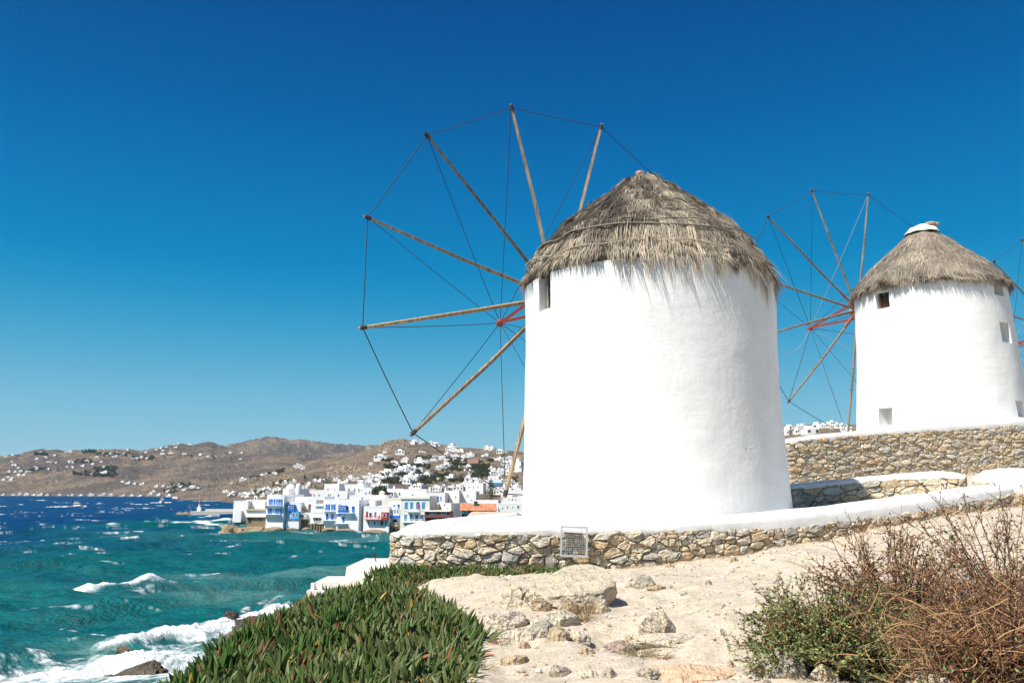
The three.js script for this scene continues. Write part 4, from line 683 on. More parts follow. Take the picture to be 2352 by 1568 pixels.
// ---------------------------------------------------------------- ice plants: thousands of upright fleshy leaves
{
  const leaf = (() => { const sg = 5, p = [], c = [], ix = []; for (let i = 0; i <= sg; i++) { const t = i / sg, w = 0.125 * (1 - 0.25 * t) * (t > 0.98 ? 0.1 : t > 0.75 ? 0.72 : 1), bx = 0.16 * t * t; for (let k = 0; k < 4; k++) { const a = k / 4 * 6.283 + 0.78; p.push(bx + Math.cos(a) * w * (k % 2 ? 0.8 : 1), t, Math.sin(a) * w * 0.75); c.push(t > 0.9 ? 1.5 : 1, 1, t > 0.9 ? 0.9 : 1); } } for (let i = 0; i < sg; i++) for (let k = 0; k < 4; k++) { const a = i * 4 + k, b = i * 4 + (k + 1) % 4; ix.push(a, a + 4, b, b, a + 4, b + 4); } return toCreasedNormals(geoFrom(p, ix, c), 0.9); })();
  const ring = [[900, 1345], [930, 1360], [980, 1376], [1000, 1398], [1045, 1416], [1085, 1440], [1120, 1466], [1098, 1486], [1085, 1520], [1080, 1568], [1075, 1620]].map(([x, y]) => pxGround(x, y)).map((p) => [p.x, p.z]);
  for (const z of [-5, -6, -7.5, -9, -11, -12.4, -13.2]) ring.push([edgeX(z) - (z > -8 ? 0.42 : 0.25), z]);
  const strip = [[-2.3, -13.5], [-2.3, -12.5], [-1.7, -12.55], [-1, -12.78], [-0.4, -12.95], [0.3, -13.15], [1.08, -13.36], [1.12, -13.55], [0.5, -13.5], [-0.4, -13.32], [-1.4, -13.4]];
  const inside = (P, x, z) => { let c = false; for (let i = 0, j = P.length - 1; i < P.length; j = i++) if ((P[i][1] > z) !== (P[j][1] > z) && x < ((P[j][0] - P[i][0]) * (z - P[i][1])) / (P[j][1] - P[i][1]) + P[i][0]) c = !c; return c; };
  const edgeDist = (P, x, z) => { let d = 9; for (let i = 0, j = P.length - 1; i < P.length; j = i++) { const ax = P[j][0], az = P[j][1], bx = P[i][0], bz = P[i][1], t = clamp(((x - ax) * (bx - ax) + (z - az) * (bz - az)) / ((bx - ax) ** 2 + (bz - az) ** 2 + 1e-6), 0, 1); d = Math.min(d, Math.hypot(x - ax - t * (bx - ax), z - az - t * (bz - az))); } return d; };
  const bed = (name, P, count, lump, label, seed, size) => {
    const r = rng(seed), bx = [Math.min(...P.map((p) => p[0])), Math.max(...P.map((p) => p[0]))], bz = [Math.min(...P.map((p) => p[1])), Math.max(...P.map((p) => p[1]))];
    const hump = (x, z) => { const e = edgeDist(P, x, z); return lump * smoothstep(e, 0, 0.5) * (0.75 + 0.45 * n2(x * 1.7, z * 1.7)); };
    // litter and stems under the leaves, colour darkened for shade in the gaps
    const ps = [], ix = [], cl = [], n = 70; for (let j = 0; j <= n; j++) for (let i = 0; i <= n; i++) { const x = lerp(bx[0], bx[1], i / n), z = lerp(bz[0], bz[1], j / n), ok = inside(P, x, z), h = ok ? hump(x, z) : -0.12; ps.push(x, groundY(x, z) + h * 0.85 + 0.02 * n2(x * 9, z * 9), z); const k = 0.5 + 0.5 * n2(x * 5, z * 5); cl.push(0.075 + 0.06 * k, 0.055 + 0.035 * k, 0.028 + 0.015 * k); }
    for (let j = 0; j < n; j++) for (let i = 0; i < n; i++) { const a = j * (n + 1) + i, b = a + n + 1; ix.push(a, b, a + 1, a + 1, b, b + 1); }
    const root = thing(name, label, 'ice plant'); root.userData.kind = 'stuff';
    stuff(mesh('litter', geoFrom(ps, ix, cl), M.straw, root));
    const im = new THREE.InstancedMesh(leaf, std({ color: rgb(1, 1, 1), vertexColors: true, roughness: 0.62 }), count), m = new THREE.Matrix4(), c = new THREE.Color(); let k = 0, guard = 0;
    while (k < count && guard++ < count * 30) {
      const x0 = rr(r, bx[0], bx[1]), z0 = rr(r, bz[0], bz[1]); if (!inside(P, x0, z0)) continue;
      const e = edgeDist(P, x0, z0), nl = 5 + Math.floor(r() * 7), lean = r() * 6.28, far = clamp((x0 + 2.6) / 3.5, 0, 1), sh = rr(r, 0.75, 1.25), hue = r(), dead = n2(x0 * 2.3 + 7, z0 * 2.3) > 0.68, grey = clamp(0.1 + 0.75 * far + 0.35 * n2(x0 * 1.2, z0 * 1.2), 0, 1);
      for (let i = 0; i < nl && k < count; i++) {
        const a = r() * 6.283, q = 0.05 * Math.sqrt(r()), x = x0 + Math.cos(a) * q, z = z0 + Math.sin(a) * q, tilt = (r() < 0.22 ? rr(r, 0.7, 1.35) : rr(r, 0.08, 0.7)) * (e < 0.12 ? 1.4 : 1), L = size * rr(r, 0.45, 1.25) * sh, y = groundY(x, z) + hump(x, z) - 0.035;
        const qt = new THREE.Quaternion().setFromEuler(new THREE.Euler(0, a, 0)).multiply(new THREE.Quaternion().setFromAxisAngle(V(0, 0, 1), -tilt)).multiply(new THREE.Quaternion().setFromAxisAngle(V(0, 1, 0), r() * 6.28));
        const pre = new THREE.Quaternion().setFromAxisAngle(V(Math.cos(lean), 0, Math.sin(lean)), 0.18); m.compose(V(x, y, z), pre.multiply(qt), V(L * rr(r, 0.8, 1.05), L, L * rr(r, 0.8, 1.05))); im.setMatrixAt(k, m);
        const j = rr(r, 0.75, 1.3), w = r();
        if (dead && w < 0.55) c.setRGB(0.17 * j, 0.085 * j, 0.035 * j); else if (w < 0.004) c.setRGB(0.42, 0.26, 0.03); else if (w < 0.02) c.setRGB(0.26, 0.1, 0.045); else c.setRGB(lerp(0.03, 0.105, grey) * j * (1 + 0.9 * hue * (1 - grey)), lerp(0.1, 0.145, grey) * j, lerp(0.008, 0.05, grey) * j);
        im.setColorAt(k, c); k++;
      }
    }
    im.count = k; im.name = 'leaf'; im.userData.kind = 'stuff'; im.castShadow = im.receiveShadow = true; root.add(im);
    // withered flowers
    const fl = [], nf = Math.round(count / 45); for (let i = 0; i < nf; i++) { const x0 = rr(r, bx[0], bx[1]), z0 = rr(r, bz[0], bz[1]); if (!inside(P, x0, z0)) continue; const y = groundY(x0, z0) + hump(x0, z0) + rr(r, 0.03, 0.085), col = r() < 0.3 ? [0.5, 0.24, 0.03] : [0.24, 0.1, 0.045]; for (let q = 0; q < 5; q++) { const a = r() * 6.28; fl.push(tint(new THREE.ConeGeometry(0.008, rr(r, 0.03, 0.06), 4).rotateZ(rr(r, 0.5, 1.4)).rotateY(a).translate(x0 + Math.cos(a) * 0.012, y, z0 - Math.sin(a) * 0.012), col)); } }
    if (fl.length) stuff(mesh('withered_flower', merge(fl), M.straw, root));
    return hump;
  };
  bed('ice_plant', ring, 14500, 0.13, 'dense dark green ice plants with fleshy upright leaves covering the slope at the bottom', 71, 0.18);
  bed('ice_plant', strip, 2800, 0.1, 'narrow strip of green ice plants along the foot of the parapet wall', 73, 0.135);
}

// ---------------------------------------------------------------- dry twiggy bushes and grass tufts
// collects many thin three-sided twigs into one geometry
class Twigs {
  constructor() { this.p = []; this.c = []; this.i = []; }
  twig(pts, r0, r1, col) {
    const n = pts.length, q = V(), s = V(), u = V();
    for (let k = 0; k < n; k++) {
      q.copy(pts[Math.min(n - 1, k + 1)]).sub(pts[Math.max(0, k - 1)]).normalize(); s.set(q.y, -q.x, 0.31).cross(q).normalize(); u.crossVectors(q, s);
      const rad = lerp(r0, r1, k / (n - 1)), b = this.p.length / 3;
      for (let m = 0; m < 3; m++) { const a = m * 2.094, x = Math.cos(a) * rad, y = Math.sin(a) * rad; this.p.push(pts[k].x + s.x * x + u.x * y, pts[k].y + s.y * x + u.y * y, pts[k].z + s.z * x + u.z * y); this.c.push(...col); }
      if (k) for (let m = 0; m < 3; m++) { const a = b - 3 + m, d = b - 3 + (m + 1) % 3; this.i.push(a, d, a + 3, d, d + 3, a + 3); }
    }
  }
  bud(p, s, col, r) { const b = this.p.length / 3, v = [[s, 0, 0], [-s, 0, 0], [0, s * 1.4, 0], [0, -s, 0], [0, 0, s], [0, 0, -s]]; for (const a of v) { this.p.push(p.x + a[0] + rr(r, -0.4, 0.4) * s, p.y + a[1] + rr(r, -0.4, 0.4) * s, p.z + a[2] + rr(r, -0.4, 0.4) * s); this.c.push(...col); } for (const f of [[0, 2, 4], [4, 2, 1], [1, 2, 5], [5, 2, 0], [0, 4, 3], [4, 1, 3], [1, 5, 3], [5, 0, 3]]) this.i.push(b + f[0], b + f[1], b + f[2]); }
  leaf(p, d, side, L, w, col) { const b = this.p.length / 3, m = p.clone().addScaledVector(d, L * 0.5), e = p.clone().addScaledVector(d, L); this.p.push(p.x, p.y, p.z, m.x + side.x * w, m.y + side.y * w, m.z + side.z * w, e.x, e.y, e.z, m.x - side.x * w, m.y - side.y * w + w * 0.3, m.z - side.z * w); for (let k = 0; k < 4; k++) this.c.push(...col); this.i.push(b, b + 1, b + 2, b, b + 2, b + 3); }
  build(name, mat, parent) { const m = mesh(name, geoFrom(this.p, this.i, this.c), mat, parent); return m; }
}
M.twig = std({ color: rgb(1, 1, 1), vertexColors: true, roughness: 0.85, side: THREE.DoubleSide });
function bush(label, px, py, o) {
  const base = pxGround(px, py), g = thing('dry_bush', label, 'bush', base), r = rng(o.seed), st = new Twigs(), tw = new Twigs(), lf = new Twigs(), sd = new Twigs();
  const brown = () => { const k = rr(r, 0.7, 1.35); return [0.2 * k, 0.1 * k, 0.048 * k]; }, tan = () => { const k = rr(r, 0.7, 1.3); return [0.44 * k, 0.26 * k, 0.12 * k]; }, dark = [0.055, 0.035, 0.022];
  for (let b = 0; b < o.stems; b++) {
    const th = rr(r, 0, 6.283), up = Math.acos(Math.pow(r(), o.flat ?? 0.8)), reach = o.reach * Math.pow(rr(r, 0.35, 1.05), 0.7), dir = V(Math.sin(up) * Math.cos(th) * o.wx, Math.cos(up) * o.wy + 0.12, Math.sin(up) * Math.sin(th) * o.wz), pts = [V(Math.cos(th) * 0.05, -0.03, Math.sin(th) * 0.05)], lean = V(o.lean?.[0] ?? 0, o.lean?.[1] ?? 0, o.lean?.[2] ?? 0);
    const n = 9; let d = dir.clone().multiplyScalar(0.6).add(V(0, 0.35, 0)).normalize(), p = pts[0].clone();
    for (let k = 1; k <= n; k++) { d.lerp(dir.clone().add(lean).normalize(), 0.25).add(V(rr(r, -1, 1), rr(r, -1, 1) - 0.06 * k * (o.droop ?? 1), rr(r, -1, 1)).multiplyScalar(0.17)).normalize(); p = p.clone().addScaledVector(d, reach / n); pts.push(p); }
    if (pts[n].y < -0.05 && r() < 0.7) continue;
    st.twig(pts, 0.0075, 0.0028, r() < 0.5 ? dark : brown());
    const height = (q) => clamp(q.y / (o.reach * o.wy), 0, 1);
    for (let k = 3; k <= n; k++) for (let s = 0; s < o.side; s++) {
      const a = pts[k].clone().lerp(pts[k - 1], r()), L = rr(r, 0.05, 0.17) * o.twig, q = V(rr(r, -1, 1), rr(r, -0.6, 1), rr(r, -1, 1)).normalize().addScaledVector(d, 0.5).normalize(), w = [a], col = r() < 0.55 ? brown() : r() < 0.5 ? tan() : dark; let e = a, f = q.clone();
      for (let m = 0; m < 4; m++) { f.add(V(rr(r, -1, 1), rr(r, -1, 1), rr(r, -1, 1)).multiplyScalar(0.32 * (o.curl ?? 1))).normalize(); e = e.clone().addScaledVector(f, L / 4); w.push(e); }
      tw.twig(w, 0.0031, 0.0015, col);
      for (const t of w) if (r() < o.buds) sd.bud(t, rr(r, 0.0045, 0.011), r() < 0.6 ? brown() : dark, r);
      if (o.rust && r() < o.rust) for (let m = 0; m < 5; m++) { const t = w[1 + (m % 4)], q2 = V(rr(r, -1, 1), rr(r, -0.5, 1), rr(r, -1, 1)).normalize(), k2 = rr(r, 0.6, 1.4); lf.leaf(t, q2, V(rr(r, -1, 1), rr(r, -1, 1), rr(r, -1, 1)).cross(q2).normalize(), rr(r, 0.012, 0.03), rr(r, 0.004, 0.009), [0.21 * k2, 0.085 * k2, 0.04 * k2]); }
      const gr = o.green(height(a), a, r); if (r() < gr) for (let m = 0; m < 11; m++) { const t = w[1 + (m % 4)], q2 = V(rr(r, -1, 1), rr(r, -0.3, 1), rr(r, -1, 1)).normalize(), sd2 = V(rr(r, -1, 1), rr(r, -1, 1), rr(r, -1, 1)).cross(q2).normalize(), k2 = rr(r, 0.6, 1.4), y = r() < 0.05; lf.leaf(t, q2, sd2, rr(r, 0.016, 0.04), rr(r, 0.004, 0.01), y ? [0.4, 0.33, 0.05] : [0.15 * k2, 0.2 * k2, 0.065 * k2]); }
    }
    for (let s = 0; s < o.wires; s++) { // long bent pods
      const a = pts[3 + Math.floor(r() * (n - 2))], q = V(rr(r, -1, 1), rr(r, -0.3, 0.8), rr(r, -1, 1)).normalize(), L = rr(r, 0.14, 0.34) * (o.wire ?? 1), w = [a]; let e = a; const bend = V(rr(r, -1, 1), rr(r, -1, 0.6), rr(r, -1, 1)).multiplyScalar(0.2 * (o.arc ?? 1)); for (let m = 0; m < 7; m++) { q.add(bend).normalize(); e = e.clone().addScaledVector(q, L / 7); w.push(e); }
      tw.twig(w, 0.0036, 0.0019, r() < 0.7 ? tan() : brown());
    }
  }
  st.build('stem', M.twig, g); tw.build('twig', M.twig, g); if (sd.p.length) sd.build('seed_head', M.twig, g); if (lf.p.length) lf.build('foliage', M.leafy, g);
  for (const c of g.children) stuff(c);
  return g;
}
M.leafy = new THREE.MeshPhysicalMaterial({ color: 0xffffff, vertexColors: true, roughness: 0.7, side: THREE.DoubleSide });
bush('green and brown twiggy bush on the sandy slope, left of the dry brown thicket', 1925, 1540, { seed: 81, stems: 230, rust: 0.1, reach: 0.84, wx: 1.1, wy: 0.85, wz: 0.9, side: 3, twig: 1, buds: 0.22, wires: 1, wire: 0.8, flat: 0.75, green: (h, a) => clamp(1.3 - 1.15 * h, 0, 1) * (a.x < 0.9 ? 1 : 0.4), lean: [-0.08, 0.02, 0] });
bush('tall dry brown bush with bare branching stems, standing behind the green bush', 2065, 1470, { seed: 83, stems: 70, rust: 0.3, reach: 1.2, wx: 0.6, wy: 1.05, wz: 0.6, side: 4, twig: 1.1, buds: 0.4, wires: 2, flat: 1.1, green: (h) => (h < 0.3 ? 0.3 : 0.015), lean: [0, 0.12, 0] });
bush('dense dry thicket of curling brown stems at the right bottom corner', 2300, 1590, { seed: 85, stems: 120, rust: 0.4, reach: 0.9, wx: 1.1, wy: 0.85, wz: 0.9, side: 3, twig: 1.25, buds: 0.22, wires: 3, wire: 1.25, arc: 1.3, curl: 1.4, flat: 0.7, green: (h) => (h < 0.35 ? 0.1 : 0.01), lean: [0, 0.08, 0] });
bush('loose dry bush with long arching wiry stems at the right edge, nearest the wall', 2330, 1440, { seed: 87, stems: 48, rust: 0.2, reach: 1.3, wx: 0.8, wy: 1.05, wz: 0.7, side: 3, twig: 1.2, buds: 0.35, wires: 3, wire: 1.3, arc: 1.5, curl: 1.3, flat: 1.0, green: () => 0.03, lean: [0, 0.1, 0] });
function tuft(label, px, py, n, L, spread, cols, seed, name = 'grass_tuft') {
  const p = pxGround(px, py), g = new Twigs(), r = rng(seed);
  for (let i = 0; i < n; i++) { const a = r() * 6.28, q = V(Math.cos(a) * spread, rr(r, 0.3, 1.2), Math.sin(a) * spread * 0.8).normalize(), pts = [V(Math.cos(a) * 0.03, -0.01, Math.sin(a) * 0.03)], l = L * rr(r, 0.45, 1.1), bend = V(rr(r, -0.2, 0.2), rr(r, -0.25, 0.05), rr(r, -0.2, 0.2)); let e = pts[0]; for (let m = 0; m < 5; m++) { q.add(bend).normalize(); e = e.clone().addScaledVector(q, l / 5); pts.push(e); } const k = rr(r, 0.7, 1.3), c = cols[Math.floor(r() * cols.length)]; g.twig(pts, 0.0028, 0.001, c.map((v) => v * k)); }
  const m = g.build(name, M.twig); m.position.copy(p); return tag(m, label, 'grass', null, 'stuff');
}
const DRY = [[0.34, 0.22, 0.1], [0.27, 0.16, 0.075], [0.42, 0.3, 0.15]];
tuft('dry brown grass tuft growing in front of the pale boulder', 1338, 1425, 90, 0.3, 0.55, DRY, 91);
tuft('second clump of dry stalks in front of the pale boulder', 1352, 1408, 60, 0.26, 0.5, DRY, 92);
tuft('yellow-green grass tuft spread flat on the ground by the orange-tinted rock', 1470, 1505, 80, 0.26, 1.5, [[0.3, 0.25, 0.1], [0.16, 0.17, 0.07], [0.38, 0.28, 0.14]], 93);
tuft('dry straw clump beside the flat grass tuft', 1520, 1508, 60, 0.13, 1.2, DRY, 94);
tuft('dry stalks at the edge of the ice plants', 1150, 1478, 50, 0.16, 1.2, DRY, 95);
tuft('dry stalks in the shade right of the ice plants', 1110, 1530, 50, 0.16, 1.2, DRY, 96);
{ // thin dry grass along the foot of the wall
  const g = new Twigs(), r = rng(97);
  for (let i = 0; i < 1500; i++) { const k = r() * (FRONT.length - 6) + 5, a = FRONT[Math.floor(k)], b = FRONT[Math.min(FRONT.length - 1, Math.floor(k) + 1)], t = k % 1, x = lerp(a.x, b.x, t), z = lerp(a.z, b.z, t) + 0.05 + 0.3 * r() * r(), y = groundY(x, z), l = rr(r, 0.02, 0.11), q = V(rr(r, -1, 1), rr(r, 0.1, 1.2), rr(r, -1, 1)).normalize().multiplyScalar(l), c = DRY[i % 3]; g.twig([V(x, y - 0.01, z), V(x + q.x * 0.6, y + q.y * 0.7, z + q.z * 0.6), V(x + q.x * 1.3, y + q.y, z + q.z * 1.3)], 0.0017, 0.0008, c); }
  for (let i = 0; i < 800; i++) { const x = rr(r, 0.3, 7), z = -rr(r, 6, 12), y = groundY(x, z); if (fbm(x * 0.8 + 30, z * 0.8, 3) < 0.1) continue; const a = r() * 6.28, l = rr(r, 0.03, 0.12); g.twig([V(x, y + 0.004, z), V(x + Math.cos(a) * l * 0.5, y + 0.012, z + Math.sin(a) * l * 0.5), V(x + Math.cos(a) * l, y + 0.006, z + Math.sin(a) * l)], 0.0016, 0.0009, DRY[i % 3]); }
  tag(g.build('dry_grass', M.twig), 'thin dry grass and straw bits along the foot of the parapet wall', 'grass', null, 'stuff');
}
{ // white handrail pipe beyond the end of the wall
  const a = at(2303, 1087, 19.2), b = at(2400, 1127, 17.6); mesh('handrail', bar(a, b, 0.022, 0.022, 8), M.white); tag(scene.children[scene.children.length - 1], 'thin white pipe handrail sloping down beyond the right end of the wall', 'handrail');
}
// ---------------------------------------------------------------- white terraces below the headland, left of the wall
{
  const Y = EYE + slopeAt(795, 1302, 26), a = at(795, 1302, 26), g = thing('terrace_house', 'flat white roof terraces stepping down to the sea, left of the stone wall', 'house', V(a.x, Y, -26));
  mesh('roof', boxUV(box(5, 0.16, 3.4, 2.5, -0.08, -1.7)), M.roofWhite = std({ color: rgb(0.72, 0.69, 0.62), bumpMap: T.plaster, bumpScale: 0.02 }), g);
  mesh('wall', boxUV(merge([box(4.6, 3.4, 3.1, 2.5, -1.86, -1.75), box(2.2, 6, 3.2, 0.85, -3.8, 0.9)])), M.white, g);
  mesh('fascia', boxUV(box(2.1, 0.1, 0.06, 1.05, -0.22, 0.04)), M.white, g);
  mesh('parapet', boxUV(merge([box(3.4, 0.26, 1.4, 3.1, 0.13, -3.6), box(2.3, 0.05, 0.1, 3.1, 0.28, -2.95)])), M.white, g);
  mesh('terrace', boxUV(merge([box(1.9, 0.2, 1.6, 0.4, -0.37, 0.9), box(2.1, 0.9, 0.3, 0.3, -0.95, 1.75)])), M.roofWhite, g);
  for (const x of [-0.62, -0.4]) mesh('post', box(0.1, 0.3, 0.1, x, -0.45, 1.7), M.white, g);
  mesh('floodlight', merge([bar(V(0.62, 0, -1.9), V(0.6, 0.12, -1.9), 0.02, 0.02, 6), box(0.1, 0.16, 0.12, 0.58, 0.18, -1.9).rotateZ(0.06)]), M.dark, g);
}

// ---------------------------------------------------------------- waterfront quarter and the town behind it
const C_ = { wht: [0.84, 0.83, 0.815], crm: [0.78, 0.74, 0.655], gry: [0.6, 0.6, 0.58], blu: [0.02, 0.17, 0.6], lbl: [0.12, 0.4, 0.74], pbl: [0.5, 0.66, 0.82], red: [0.42, 0.04, 0.03], brn: [0.2, 0.09, 0.055], tan: [0.5, 0.4, 0.26], drk: [0.03, 0.032, 0.035], grn: [0.02, 0.1, 0.07], til: [0.5, 0.23, 0.13], mar: [0.2, 0.07, 0.06], tel: [0.07, 0.32, 0.5], vio: [0.35, 0.12, 0.3], orn: [0.55, 0.25, 0.13], pnk: [0.45, 0.25, 0.2] };
const CM = {}; for (const k in C_) CM[k] = std({ color: rgb(...C_[k]), roughness: k === 'drk' ? 0.2 : 0.85 });
CM.stn = std({ color: rgb(0.33, 0.26, 0.17), map: rep(T.stoneCol, 0.6) });
const UNIT = 1.0178 / FOCAL / 1.7415;
// a house whose front is given by a rectangle of the picture at depth D. f: features on the front, in the same picture coordinates
function house(name, label, Z, zs, [x0, x1, yt, yb], D, o, f = []) {
  const th = (o.yaw ?? 9) * deg, kx = D * UNIT / zs, [bx, by] = Z(x0, yb), a = at(bx, by, D), ky = (at(...Z(x0, yt), D).y - a.y) / (yb - yt), W = (x1 - x0) * kx / Math.cos(th), H = (yb - yt) * ky, d = o.d ?? 8;
  const g = thing(name, label, o.cat ?? 'house', a, o.group); g.rotation.y = -th;
  const low = o.low ?? 0.6, parts = [box(W, H + low, d, W / 2, (H - low) / 2, -d / 2)];
  const wall = mesh('wall', boxUV(merge(parts)), CM[o.c ?? 'wht'], g);
  if (o.roof !== 0) { const pr = 0.28, t = 0.24; mesh('parapet', boxUV(merge([box(W + 0.04, pr, t, W / 2, H + pr / 2, -t / 2 + 0.02), box(W + 0.04, pr, t, W / 2, H + pr / 2, -d + t / 2), box(t, pr, d - 2 * t, t / 2 - 0.02, H + pr / 2, -d / 2), box(t, pr, d - 2 * t, W - t / 2 + 0.02, H + pr / 2, -d / 2)])), CM[o.rc ?? o.c ?? 'wht'], g); }
  if (o.foot !== 0 && name === 'waterfront_house' && Z === z2) { const ft = rockGeo(Math.round(x0 + yb), W * 0.54, 0.75, 1.1, 4, 0.12, 10).translate(W / 2, -0.15, 0.15); mesh('footing', ft, CM.stn, g); }
  const X = (x) => (x - x0) * kx / Math.cos(th), Y = (y) => (yb - y) * ky;
  for (const [kind, xa, ya, xb, yb_, c = 'drk', e] of f) {
    const l = X(xa), r_ = X(xb), t = Y(ya), b = Y(yb_), w = r_ - l, h = t - b, mx = (l + r_) / 2, my = (t + b) / 2;
    if (kind === 'w') { const q = Math.min(0.09, w * 0.16), m = mesh('window', merge([box(q, h, 0.1, l + q / 2, my, 0.05), box(q, h, 0.1, r_ - q / 2, my, 0.05), box(w - 2 * q, q, 0.098, mx, t - q / 2, 0.05), box(w - 2 * q, q, 0.098, mx, b + q / 2, 0.05)]), CM[e ?? 'wht'], g); mesh('pane', box(w - 2 * q, h - 2 * q, 0.03, mx, my, 0.015), CM[c], m); }
    else if (kind === 's') { mesh('shutter', merge([box(w, h, 0.07, mx, my, 0.05), box(w * 0.7, h * 0.38, 0.03, mx, my + h * 0.24, 0.1), box(w * 0.7, h * 0.38, 0.03, mx, my - h * 0.24, 0.1)]), CM[c], g); }
    else if (kind === 'd') { const m = mesh('door', merge([box(w, h, 0.06, mx, my, 0.04), box(w * 0.66, h * 0.4, 0.03, mx, my - h * 0.2, 0.085)]), CM[c], g); mesh('pane', box(w * 0.6, h * 0.3, 0.02, mx, my + h * 0.28, 0.078), CM.drk, m); }
    else if (kind === 'b') { // balcony: slab, posts and rails
      const dp = e ?? 1.1, q = [], m = mesh('balcony', merge([box(w, 0.14, dp, mx, b, dp / 2), ...[0.2, 0.8].map((s) => bar(V(l + w * s, b - 0.05, dp * 0.85), V(l + w * s, b - 1.3, 0.02), 0.05, 0.05))]), CM[c === 'brn' || c === 'red' ? c : c === 'wht' ? 'wht' : 'wht'], g); const hh = Math.max(0.7, h), n = Math.max(4, Math.round(w / 0.28));
      for (let i = 0; i <= n; i++) q.push(box(0.035, hh, 0.035, l + 0.03 + (w - 0.06) * i / n, b + hh / 2 + 0.07, dp - 0.04)); q.push(box(w, 0.07, 0.06, mx, b + hh + 0.1, dp - 0.04)); for (const s of [l + 0.03, r_ - 0.03]) q.push(box(0.05, 0.06, dp - 0.1, s, b + hh + 0.1, dp / 2 - 0.03));
      mesh('railing', merge(q), CM[c], m);
    } else if (kind === 'y') { // closed wooden bay
      const dp = 0.95, m = mesh('bay_window', boxUV(merge([box(w, h, dp, mx, my, dp / 2), box(w + 0.16, 0.09, dp + 0.14, mx, t + 0.05, dp / 2), ...[0.2, 0.8].map((s) => bar(V(l + w * s, b, dp * 0.85), V(l + w * s, b - 0.9, 0.02), 0.05, 0.05))])), CM[c], g); const n = e ?? 2;
      for (let i = 0; i < n; i++) { const pw = w / n * 0.56, px_ = l + w * (i + 0.5) / n, fr = mesh('window', merge([box(pw, h * 0.5, 0.05, px_, my + h * 0.12, dp + 0.02)]), CM.wht, m); mesh('pane', box(pw * 0.66, h * 0.42, 0.03, px_, my + h * 0.12, dp + 0.04), CM.drk, g); }
    } else if (kind === 'p') mesh('panel', box(w, h, e ?? 0.06, mx, my, (e ?? 0.06) / 2 + 0.004), CM[c], g);
    else if (kind === 'o') mesh('porch', boxUV(merge([box(w, 0.2, 2.6, mx, t, 1.3), box(0.2, h, 2.59, l + 0.1, my - 0.1, 1.295), box(0.2, h, 2.59, r_ - 0.1, my - 0.1, 1.295), box(w, 0.7, 0.15, mx, b + 0.3, 2.5)])), CM.wht, g);
    else if (kind === 'k') { for (const s of [0, 1]) void s; mesh('chimney', merge([box(w, h, w, mx, my, -d * (e ?? 0.4)), box(w * 1.25, h * 0.12, w * 1.25, mx, t, -d * (e ?? 0.4)), new THREE.ConeGeometry(w * 0.5, h * 0.35, 8).translate(mx, t + h * 0.22, -d * (e ?? 0.4))]), CM[c === 'drk' ? 'wht' : c], g); }
  }
  return Object.assign(g, { X, Y, W, H, d, kx });
}
const H2 = (label, rect, D, o, f) => house(o.name ?? 'waterfront_house', label, z2, 2.94, rect, D, o, f), H3 = (label, rect, D, o, f) => house(o.name ?? 'waterfront_house', label, z3, 3.485, rect, D, o, f);
{ // rocky shore under the houses
  const p = [];
  [[225, 725, 3.4, 2.6], [300, 735, 3, 1.6], [190, 700, 2.2, 2.2], [400, 745, 4, 1.8], [520, 750, 3.6, 1.6], [610, 760, 2.4, 1.2], [150, 720, 2, 1]].forEach(([x, y, w, h], i) => { const q = at(...z2(x, y + 25), 236 - i * 0.3), m = mesh('shore_rock', rockGeo(400 + i, w, h, w * 0.8, 4, 0.3, 10), CM.stn); m.position.set(q.x, 0.1, q.z); tag(m, `tan shore rock ${['below the white slanting wall of the waterfront', 'left of the brown stone base wall', 'last but one at the left tip of the waterfront', 'along the foot of the brown stone base wall', 'under the right half of the brown stone base wall', 'under the corner house with two blue balconies', 'outermost at the left tip of the waterfront'][i]}`, 'rock'); });
  [[60, 735, 1.6, 0.5], [-40, 715, 2.6, 0.4], [40, 728, 3, 0.45]].forEach(([x, y, w, h], i) => { const q = seaAt(...z2(x, y)), m = mesh('shore_rock', rockGeo(420 + i, w, h, w * 0.6, 4, 0.3, 8), RK[1]); m.position.copy(q); tag(m, `flat dark rock in the foam off the waterfront tip, ${['nearest the houses', 'farthest out', 'in the middle'][i]}`, 'rock'); });
  structure('shore', boxUV(merge([box(110, 2.2, 60, -22, -0.2, -270.5), box(60, 2, 22, 10, 0.1, -252)])), CM.stn);
}
H2('tall blank white house at the left tip of the waterfront, slanting buttress at its foot', [232, 400, 458, 690], 243, { d: 9, yaw: 4 }, [['p', 270, 560, 345, 700, 'wht', 1.2]]);
{ const g = H2('white chapel front with small bell gable on the left of the waterfront', [388, 612, 450, 560], 245, { name: 'chapel', cat: 'chapel', d: 8, yaw: 6 }, [['p', 400, 500, 470, 560, 'wht', 0.6]]); mesh('bell_gable', merge([box(0.95, 1.3, 0.5, g.X(492), g.H + 0.5, -0.3), new THREE.CylinderGeometry(0.48, 0.48, 0.5, 16, 1, false, 0, Math.PI).rotateX(Math.PI / 2).rotateZ(Math.PI / 2).translate(g.X(492), g.H + 1.12, -0.3)]), CM.wht, g); mesh('opening', box(0.3, 0.7, 0.06, g.X(492), g.H + 0.7, -0.04), CM.drk, g); }
H2('low restaurant with a row of white framed windows on a brown stone base', [390, 615, 555, 775], 242, { d: 5, yaw: 4, c: 'stn', rc: 'tan' }, [['p', 388, 565, 612, 640, 'wht', 0.12], ...[398, 470, 545].flatMap((x) => [['w', x, 585, x + 58, 626, 'drk']]), ['p', 388, 632, 612, 640, 'wht', 0.5], ['p', 384, 552, 615, 563, 'tan', 0.5], ['d', 416, 655, 440, 705, 'drk'], ['w', 543, 655, 568, 686, 'drk', 'stn']]);
